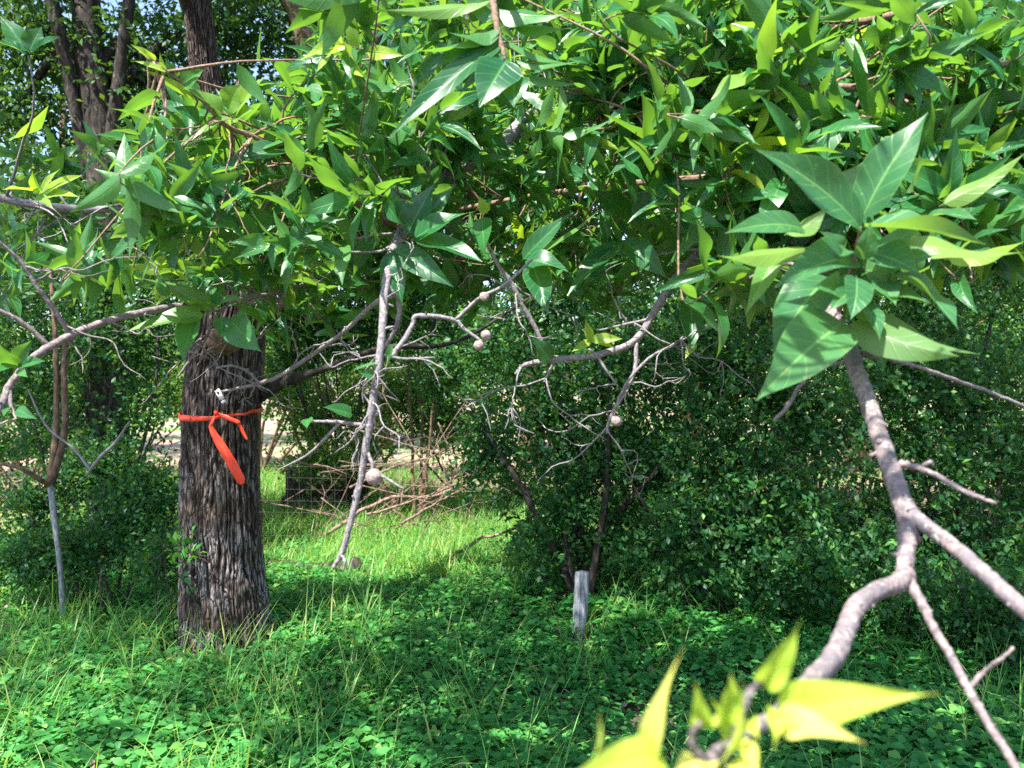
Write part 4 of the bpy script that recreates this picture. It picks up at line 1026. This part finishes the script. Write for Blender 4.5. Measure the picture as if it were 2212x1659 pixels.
# grey post
pp = thing("wooden_post", "short weathered grey wooden post standing in the ground cover", "post", gpt(1250, 5.0))
m = MB()
pts = [np.array(gpt(1250, 5.0)) + (0, 0, -.05), at(1250, 1385, 5.0), at(1253, 1335, 5.0), at(1256, 1285, 5.01), at(1258, 1236, 5.02)]
P, R = smooth_path(pts, [.045, .042, .041, .042, .04], 10)
seg = 26; th = np.linspace(0, 2 * np.pi, seg, endpoint=False)
V = []
prof = 1 + .10 * np.cos(2 * th + .5) + .05 * np.sin(th * 5) - .16 * np.exp(-((th - 4.2) / .12) ** 2) - .14 * np.exp(-((th - 5.2) / .1) ** 2)
for i in range(len(P)): V.append(P[i] + np.stack([np.cos(th), np.sin(th), 0 * th], -1) * (R[i] * prof * (1 + .03 * np.sin(i * .9 + th * 2)))[:, None])
V = np.concatenate(V)
ii = np.arange(len(P) - 1)[:, None] * seg; jj = np.arange(seg)[None]
V = np.vstack([V, P[-1] + (0, 0, .012)])
m.add(V, np.stack([ii + jj, ii + (jj + 1) % seg, ii + seg + (jj + 1) % seg, ii + seg + jj], -1).reshape(-1, 4), [((len(P) - 1) * seg + a, (len(P) - 1) * seg + (a + 1) % seg, len(P) * seg) for a in range(seg)])
m.build("post_body", M_POST, pp)

# mossy log in the clearing edge
lg = thing("fallen_log", "short dark fallen log lying in the grass right of the trunk", "log", gpt(680, 6.6))
m = MB()
tube(m, [at(585, 1222, 6.7) + (0, 0, -.02), at(650, 1235, 6.6), at(720, 1238, 6.55), at(775, 1226, 6.5)], [.075, .085, .09, .085], 16, 8, 0.07)
m.build("log_body", M_DARKBARK, lg)
# dark timbers beyond
tw = thing("timber_stack", "dark low stack of old timbers behind the sunlit grass", "timber", gpt(700, 9.2))
for zz, off in ((0.12, 0.0), (0.44, 0.05)):
    m = MB(); c = np.array(gpt(700, 9.3)) + (off, 0, zz)
    slab(m, c, (0.46, 0.04, 0.012), (-0.012, 0.14, 0), (0, 0, 0.155))
    m.build("timber", M_DARKBARK, tw, False)

# ------------------------------------------------------------------ brush pile: each stick is a thing
def stick(pts, r, label):
    o = thing("dead_stick", label, "stick", pts[0], "dead sticks of the brush pile in the clearing")
    m = MB()
    n = len(pts)
    pts = [np.asarray(p) + RNG.normal(size=3) * .02 for p in pts]
    tube(m, pts, [.62 * r * (1 - .6 * k / (n - 1)) for k in range(n)], 7, 5, 0.08, r * .22)
    for k in range(3):
        q = np.asarray(pts[random.randrange(1, n)]); dv = unit(np.asarray(pts[-1]) - np.asarray(pts[0]) + RNG.normal(size=3) * .6)
        tube(m, [q, q + dv * .12, q + dv * .25 + RNG.normal(size=3) * .03], [r * .3, r * .22, r * .1], 5, 3, .08)
    m.build("stick_body", M_STICK, o)
S0 = "thin dead stick lying slanted in the sunlit brush pile"
stick([at(700, 1150, 7.6), at(830, 1085, 7.7), at(940, 1070, 7.8), at(1050, 1022, 8.0), at(1085, 1005, 8.0)], .032, "long thick dead stick rising to the right across the brush pile")
stick([at(780, 1110, 7.6), at(870, 1085, 7.6), at(960, 1050, 7.7), at(1070, 1010, 7.8)], .022, "slim dead stick lying just over the thickest stick of the pile")
stick([at(860, 1140, 7.3), at(930, 1095, 7.3), at(985, 1060, 7.3), at(1010, 1065, 7.3)], .022, "dead stick with a kinked upper end at the near side of the pile")
stick([at(960, 1205, 6.9), at(1030, 1175, 6.9), at(1100, 1140, 7.0), at(1160, 1110, 7.1)], .03, "broken thick dead stick lying low in the grass before the pile")
stick([at(1090, 1195, 7.0), at(1150, 1150, 7.0), at(1220, 1080, 7.1), at(1300, 1010, 7.2)], .024, "dead stick leaning up into the round leaved shrub")
stick([at(755, 1050, 8.2), at(850, 1010, 8.3), at(940, 980, 8.4), at(1000, 950, 8.5)], .024, "highest dead stick at the back of the pile")
for k in range(44):
    px = random.uniform(680, 1020); py = random.uniform(950, 1160); d = random.uniform(7.4, 8.6)
    a = random.gauss(-0.40, 0.55); L = random.uniform(90, 260)
    p0 = (px - math.cos(a) * L / 2, py - math.sin(a) * L / 2); p1 = (px + math.cos(a) * L / 2, py + math.sin(a) * L / 2)
    pm = ((p0[0] + p1[0]) / 2 + random.uniform(-8, 8), (p0[1] + p1[1]) / 2 + random.uniform(-10, 10))
    stick([at(*p0, d), at(*pm, d), at(*p1, d + random.uniform(-.2, .3))], random.uniform(.006, .014), S0)

# ------------------------------------------------------------------ wire fence faintly seen past the trunk
wf = thing("wire_fence", "thin wire mesh fence in the gap right of the thick trunk", "fence", gpt(650, 6.9))
m = MB()
fx0, fx1, fy = -2.35, -1.45, 6.9
for k in range(9):
    z = 0.1 + 0.1 * k
    tube(m, [(fx0, fy, z), ((fx0 + fx1) / 2, fy, z - .008), (fx1, fy + .1, z - .03)], [.0009] * 3, 4, 3, cap=False)
for k in range(10):
    x = fx0 + k * 0.1
    tube(m, [(x, fy + .01 * k, 0), (x + .004, fy + .01 * k, .5), (x, fy + .01 * k, .92)], [.0009] * 3, 4, 3, cap=False)
m.build("wire_mesh", M_WIRE, wf)

# ------------------------------------------------------------------ background trees
def tree(label, px, d, r, h, crowns, n, size, mat=M_OAK, bark=M_DARKBARK, lean=0.0, tints=None, name="background_tree", path=None):
    b = np.array(gpt(px, d))
    root = thing(name, label, "tree", b, "trees standing behind the clearing")
    m = MB()
    top = b + (lean, 0, h)
    pts = [b - (0, 0, .1), b + (lean * .2, 0, h * .25), b + (lean * .5 + .05, 0, h * .5), b + (lean * .8 - .04, 0, h * .75), top]
    if path: pts = [b - (0, 0, .1)] + [at(*q) for q in path]
    tube(m, pts, [r * 1.35, r, r * .9, r * .75, r * .35], 14, 10, 0.06)
    for c in crowns:
        q = b + (lean * .6, 0, h * random.uniform(.4, .7))
        cc = np.array(c[:3]); tube(m, [q, (q + cc) / 2 + (0, 0, .25), cc], [r * .4, r * .3, r * .1], 8, 6, 0.06)
    m.build("trunk", bark, root)
    f = MB()
    leaf_cloud(f, [c[:3] for c in crowns], [c[3:] for c in crowns], n, size, 'ovate', 3, 0.55, 0.4, 12, 0.25, tints, 0.5)
    f.build("crown", mat, root)
    return root


tree("dark shaded tree with a thick trunk rising out of the top left corner", 245, 7.0, .16, 6.5,
     [cr(90, 60, 7.2, .9, .8, .7), cr(330, 160, 7.4, .9, .8, .7), cr(500, 60, 7.6, 1.0, .8, .8), cr(30, 250, 7.2, .8, .7, .6), cr(250, 400, 7.8, .9, .7, .6), cr(560, 330, 8.0, .9, .7, .7), (-4.4, 6.3, 7.6, 2.0, 1.0, .7), (-2.7, 6.6, 7.8, 1.5, 1.0, .7)], 34000, 0.075, lean=-.25)  # last two crown blobs lie above the view, added to shade the foliage below
tree("tree with a leaning brown trunk at the top behind the pale young shoot", 520, 7.6, .14, 5.0,
     [cr(700, 60, 8.2, 1.0, .8, .8), cr(860, 260, 8.2, 1.0, .8, .8), cr(1050, 120, 8.4, 1.0, .9, .9), cr(1000, 430, 8.0, 1.0, .8, .8), cr(800, 520, 8.0, .8, .6, .5)], 22000, 0.075, bark=M_LIMB, path=[(545, 700, 7.6), (665, 330, 7.5), (672, 130, 7.4), (590, -80, 7.3)])
tree("dark leafy tree above the round leaved shrubs at the right", 1700, 8.0, .12, 6.0,
     [cr(1350, 150, 8.6, 1.1, .9, .9), cr(1650, 60, 8.6, 1.1, .9, .9), cr(1500, 420, 8.4, 1.1, .9, .8), cr(1800, 350, 8.2, 1.1, .9, .9), cr(1300, 600, 8.2, .9, .8, .6), cr(1650, 640, 8.2, .9, .8, .6)], 26000, 0.075)
tree("dark leafy tree at the far right edge with bare lower twigs", 2250, 8.2, .13, 6.4,
     [cr(2050, 100, 8.6, 1.1, .9, 1.0), cr(2250, 300, 8.4, 1.0, .9, .9), cr(2060, 520, 8.2, 1.0, .9, .8), cr(2300, 640, 8.2, .9, .8, .7)], 20000, 0.075)
for lab, px, d, cs, n in [
    ("sunlit small leaved bush behind the dark timbers in the clearing", 760, 9.9, [(700, 900, 9.9, .9, .5, .55), (850, 850, 10, .9, .5, .6), (620, 820, 10.2, .6, .5, .6), (960, 900, 10, .7, .5, .6), (690, 1000, 8.8, .6, .25, .25), (800, 960, 8.7, .4, .25, .3)], 25000),
    ("sunlit bush behind the dark shrub left of the trunk", 150, 9.6, [(60, 860, 9.8, 1.0, .6, .45), (260, 800, 9.8, 1.0, .6, .6), (400, 860, 9.8, .6, .5, .5), (-60, 740, 10, .9, .6, .7)], 18000),
    ("tall bush filling the gap between the trunk and the round leaved shrubs", 900, 8.6, [(820, 640, 8.8, .9, .5, .55), (980, 700, 8.6, .8, .5, .6), (660, 680, 9.0, .7, .5, .5), (640, 770, 8.9, .55, .4, .45), (960, 820, 8.4, .5, .4, .4)], 13000),
    ("tall bush behind the round leaved shrubs under the bent bough", 1400, 8.0, [(1250, 760, 8, .9, .6, .7), (1450, 700, 8, .9, .6, .8), (1350, 930, 7.8, .9, .5, .5), (1500, 980, 7.8, .8, .5, .5)], 8500),
    ("tall bush behind the shrubs under the near leaf cluster", 1800, 8.0, [(1680, 740, 8, .9, .6, .8), (1880, 760, 8, .9, .6, .8), (1760, 960, 7.8, 1.0, .5, .5), (1950, 950, 7.8, .8, .5, .5)], 8500),
    ("tall bush behind the shrub at the right edge", 2200, 8.0, [(2080, 740, 8, .9, .6, .8), (2260, 800, 8, .9, .6, .8), (2160, 960, 7.8, .9, .5, .4)], 7500)]:
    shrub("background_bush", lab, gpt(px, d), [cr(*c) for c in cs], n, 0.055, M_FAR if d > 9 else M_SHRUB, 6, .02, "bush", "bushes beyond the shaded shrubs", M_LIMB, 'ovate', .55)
for lab, px, d, cs, n in [
    ("far sunlit bush on the bank at the left edge", 60, 13, [(-60, 800, 13, 1.4, .8, .7), (160, 770, 13.2, 1.4, .8, .8), (330, 740, 13, 1.2, .8, .9)], 12000),
    ("far sunlit bush on the bank behind the trunk", 560, 13, [(480, 760, 13, 1.4, .8, .8), (680, 740, 13.4, 1.4, .8, .9), (860, 720, 13, 1.3, .8, .9)], 14000),
    ("far sunlit bush on the bank right of the middle", 1250, 13, [(1080, 740, 13, 1.4, .8, .8), (1300, 720, 13.4, 1.4, .8, .9), (1520, 740, 13, 1.3, .8, .9)], 12000),
    ("far sunlit bush on the bank at the right", 1950, 13, [(1760, 740, 13, 1.4, .8, .8), (2000, 720, 13.4, 1.4, .8, .9), (2200, 740, 13, 1.3, .8, .9)], 12000)]:
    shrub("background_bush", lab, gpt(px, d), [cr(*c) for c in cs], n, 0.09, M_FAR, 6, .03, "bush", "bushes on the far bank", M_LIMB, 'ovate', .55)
for lab, px, d, cs, n in [
    ("dark tangled bush closing the view at the left edge behind the sapling", 40, 7.4, [(-40, 700, 7.4, .8, .5, .7), (130, 900, 7.4, .7, .5, .5), (280, 760, 7.5, .7, .5, .6), (-20, 960, 7.2, .6, .4, .4), (60, 560, 7.4, .9, .5, .5), (300, 560, 7.6, .8, .5, .4)], 17000),
    ("dark bush hanging low behind the grey post", 1330, 6.4, [(1200, 1130, 6.3, .5, .35, .25), (1380, 1110, 6.3, .6, .35, .3), (1300, 980, 6.5, .8, .4, .4), (1100, 1040, 6.8, .4, .3, .3)], 5000),
    ("dark bush filling the foot of the thicket behind the forked branch", 1850, 6.0, [(1580, 1180, 5.9, .6, .35, .25), (1780, 1120, 6.1, .7, .4, .4), (2000, 1150, 6, .7, .4, .35), (2200, 1100, 6.2, .7, .4, .4)], 6500),
    ("dark bush under the leafy bough, between the trunk and the hanging branch", 760, 9.2, [(620, 640, 9, .8, .5, .5), (760, 720, 9, .7, .5, .45), (900, 640, 9.2, .9, .5, .6), (480, 560, 9.2, .9, .5, .6)], 17000)]:
    shrub("background_bush", lab, gpt(px, d), [cr(*c) for c in cs], n, 0.055, M_SHRUB, 6, .014, "bush", "bushes beyond the shaded shrubs", M_DARKBARK, 'ovate', .55)
for lab, px, d, cs, n in [
    ("dark bush on the bank behind the clearing at the far left", -60, 10.8, [(-160, 760, 10.8, .9, .5, .9), (40, 820, 10.9, .9, .5, .7)], 9000),
    ("dark bush on the bank left of the thick trunk", 250, 10.8, [(180, 780, 10.8, .8, .5, .7), (330, 810, 10.9, .8, .5, .7)], 8000),
    ("dark bush on the bank right of the thick trunk above the timbers", 690, 10.8, [(600, 790, 10.8, .8, .5, .7), (760, 780, 10.9, .8, .5, .8)], 9000),
    ("dark bush on the bank above the stick pile", 1000, 10.6, [(900, 820, 10.6, .8, .5, .7), (1060, 780, 10.9, .8, .5, .8)], 9000),
    ("dark bush on the bank behind the grey post", 1340, 10.4, [(1220, 820, 10.4, .9, .5, .8), (1440, 800, 10.6, .9, .5, .8)], 10000),
    ("dark bush on the bank behind the near leaf cluster", 1760, 10.4, [(1650, 820, 10.4, .9, .5, .8), (1880, 800, 10.6, .9, .5, .8)], 10000),
    ("dark bush on the bank at the far right", 2170, 10.4, [(2070, 820, 10.4, .9, .5, .8), (2260, 800, 10.6, .9, .5, .8)], 10000)]:
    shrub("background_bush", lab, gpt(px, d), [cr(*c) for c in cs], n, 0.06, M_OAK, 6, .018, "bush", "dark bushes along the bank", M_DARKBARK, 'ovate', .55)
far_spec = [(-250, 14.5, "pale sunlit tree far behind the left edge"), (160, 17, "pale sunlit tree far behind the dark trunk at the left"), (480, 14, "sunlit tree far behind the thick marked trunk"), (820, 18, "sunlit tree far behind the leaning brown trunk"),
            (1150, 15, "sunlit tree far behind the top shoot in the middle"), (1500, 17, "sunlit tree far behind the bent grey bough"), (1850, 14.5, "sunlit tree far behind the near leaf cluster"), (2250, 16, "sunlit tree far behind the right edge")]
for px, d, lab in far_spec:
    cs = []
    for k in range(7):
        cs.append(cr(px + random.uniform(-260, 260), random.uniform(60, 560), d + random.uniform(-1, 1.4), random.uniform(1.1, 1.7), random.uniform(1, 1.5), random.uniform(.8, 1.3)))
    for k in range(3):
        cs.append(cr(px + random.uniform(-200, 200), random.uniform(560, 760), d + random.uniform(-.5, 1.0), random.uniform(.9, 1.3), 1.0, random.uniform(.5, .8)))
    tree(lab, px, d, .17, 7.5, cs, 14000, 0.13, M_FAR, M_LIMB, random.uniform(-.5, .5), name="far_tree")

# ------------------------------------------------------------------ ground cover and grass
def in_view(n, y0, y1, pad=0.5, pw=1.0):
    y = (y0 ** (2 - pw) + RNG.random(n) * (y1 ** (2 - pw) - y0 ** (2 - pw))) ** (1 / (2 - pw))
    x = (RNG.random(n) * 2 - 1) * (0.66 * y + pad)
    return x, y


cov = MB()
ns = 26000
x, y = in_view(ns, 2.5, 7.6, .5, 1.0)
dens = np.array([mnoise.noise(Vector((a * .9, b * .9, 3))) for a, b in zip(x, y)])
clear = np.exp(-(((x + 1.2) / 1.6) ** 2 + ((y - 7.2) / .9) ** 2))
keep = (RNG.random(ns) < 0.92 + dens * .7) & (RNG.random(ns) > clear * .9) & (np.hypot((x + 1.70) / 1.0, (y - OAK_D + .12)) > .36) & (np.hypot((x - .415) / .8, (y - 4.82)) > .13)
x, y, dens = x[keep], y[keep], dens[keep]
ns = len(x)
h = np.clip(0.09 + 0.07 * RNG.random(ns) + dens * .06, .03, .25)
per = 5
px_ = np.repeat(np.stack([x, y, ground_z(x, y) + h], -1), per, 0)
k = np.tile(np.arange(per), ns)
phi = np.repeat(RNG.random(ns) * 6.28, per) + k * 2.2 + RNG.normal(size=ns * per) * .3
px_ = px_ - np.stack([0 * phi, 0 * phi, (k // 2) * 0.028 + RNG.random(len(k)) * .01], -1)
D = np.stack([np.cos(phi), np.sin(phi), RNG.normal(0.12, .22, len(phi))], -1)
N = np.stack([RNG.normal(0, .28, len(phi)), RNG.normal(-.12, .28, len(phi)), np.ones(len(phi))], -1)
L = (0.036 + 0.026 * RNG.random(len(phi))) * np.repeat(.65 + .7 * RNG.random(ns) ** 1.6 + .25 * np.clip(dens, -.6, .8), per)
ti = np.clip(np.repeat(RNG.random(ns) * .6, per) + RNG.random(len(phi)) * .35 + (RNG.random(len(phi)) < .02) * .4, 0, 1)
leaves(cov, px_ + D * .008, D, N, L, L * (.62 + .14 * RNG.random(len(phi))), 'ovate', 4, 2, RNG.normal(.5, .3, len(phi)), .22, ti)
tag(cov.build("ground_cover", M_COVER), "low broad leaved green ground cover under the trees", "ground cover", kind="stuff")


def blades(mb, x, y, hgt, wid, lean, tint):
    n = len(x)
    phi = RNG.random(n) * 6.28
    D = np.stack([np.cos(phi) * lean, np.sin(phi) * lean, np.ones(n)], -1)
    N = np.stack([-np.cos(phi), -np.sin(phi), lean], -1)
    leaves(mb, np.stack([x, y, ground_z(x, y) - .01], -1), D, N, hgt, wid, 'blade', 7, 1, RNG.uniform(.3, 2.3, n), 0.0, tint)


gr = MB()
# tufts in the foreground, thicker to the left
tx, ty = in_view(900, 2.45, 6.4, .3, 1.0)
w_ = 0.30 + 0.70 * (tx < -0.15 * ty)
sel = RNG.random(len(tx)) < w_
tx, ty = tx[sel], ty[sel]
nb_ = RNG.integers(6, 24, len(tx))
X = np.repeat(tx, nb_) + RNG.normal(0, .05, nb_.sum()); Y = np.repeat(ty, nb_) + RNG.normal(0, .05, nb_.sum())
ok = np.hypot(X + 1.70, Y - OAK_D + .1) > .36
X, Y = X[ok], Y[ok]
blades(gr, X, Y, RNG.uniform(.18, .52, len(X)), RNG.uniform(.005, .012, len(X)), RNG.uniform(.05, .7, len(X)), np.clip(RNG.normal(.62, .22, len(X)), 0, 1))
tag(gr.build("grass", M_GRASS), "long arching grass blades among the ground cover", "grass", kind="stuff")
gc = MB()
n = 34000
X = RNG.normal(-0.9, 1.6, n); Y = RNG.uniform(6.0, 10.5, n)
ok = (RNG.random(n) < np.clip((Y - 5.8) / 1.2, 0, 1)) & (np.abs(X) < .7 * Y)
X, Y = X[ok], Y[ok]
blades(gc, X, Y, RNG.uniform(.14, .46, len(X)), RNG.uniform(.006, .013, len(X)), RNG.uniform(.1, .7, len(X)), np.clip(RNG.normal(.62, .22, len(X)), 0, 1))
n = 5000
X, Y = in_view(n, 7.5, 14, .5); 
blades(gc, X, Y, RNG.uniform(.12, .4, n), RNG.uniform(.008, .016, n), RNG.uniform(.1, .7, n), np.clip(RNG.normal(.6, .3, n), 0, 1))
n = 12000
X = RNG.uniform(-5.2, -1.2, n); Y = RNG.uniform(8.0, 13.5, n)
blades(gc, X, Y, RNG.uniform(.2, .55, n), RNG.uniform(.008, .016, n), RNG.uniform(.1, .7, n), np.clip(RNG.normal(.6, .25, n), 0, 1))
tag(gc.build("clearing_grass", M_GRASS), "bright sunlit grass in the clearing behind the trunk", "grass", kind="stuff")

# dry leaf litter on the open ground behind
lt = MB()
n = 26000
X, Y = in_view(n, 7.2, 15, .5, 0.6)
phi = RNG.random(n) * 6.28
leaves(lt, np.stack([X, Y, ground_z(X, Y) + .015 + RNG.random(n) * .05], -1), np.stack([np.cos(phi), np.sin(phi), RNG.normal(0, .35, n)], -1), np.stack([RNG.normal(0, .4, n), RNG.normal(0, .4, n), np.ones(n)], -1), RNG.uniform(.05, .12, n), RNG.uniform(.03, .06, n), 'ovate', 3, 2, .6, .3)
tag(lt.build("leaf_litter", M_STICK), "dry reddish brown leaf litter on the open ground behind", "leaf litter", kind="stuff")

# dry fallen leaves and bits of twig on and in the ground cover
fl = MB()
n = 700
X, Y = in_view(n, 2.5, 7.0, .3, 1.0)
phi = RNG.random(n) * 6.28
leaves(fl, np.stack([X, Y, ground_z(X, Y) + RNG.uniform(.03, .16, n)], -1), np.stack([np.cos(phi), np.sin(phi), RNG.normal(0, .3, n)], -1), np.stack([RNG.normal(0, .5, n), RNG.normal(-.3, .5, n), np.ones(n)], -1), RNG.uniform(.03, .06, n), RNG.uniform(.012, .03, n), 'ovate', 4, 2, 1.0, .4)
tag(fl.build("fallen_leaves", M_STICK), "scattered dry fallen leaves caught among the ground cover", "fallen leaves", kind="stuff")
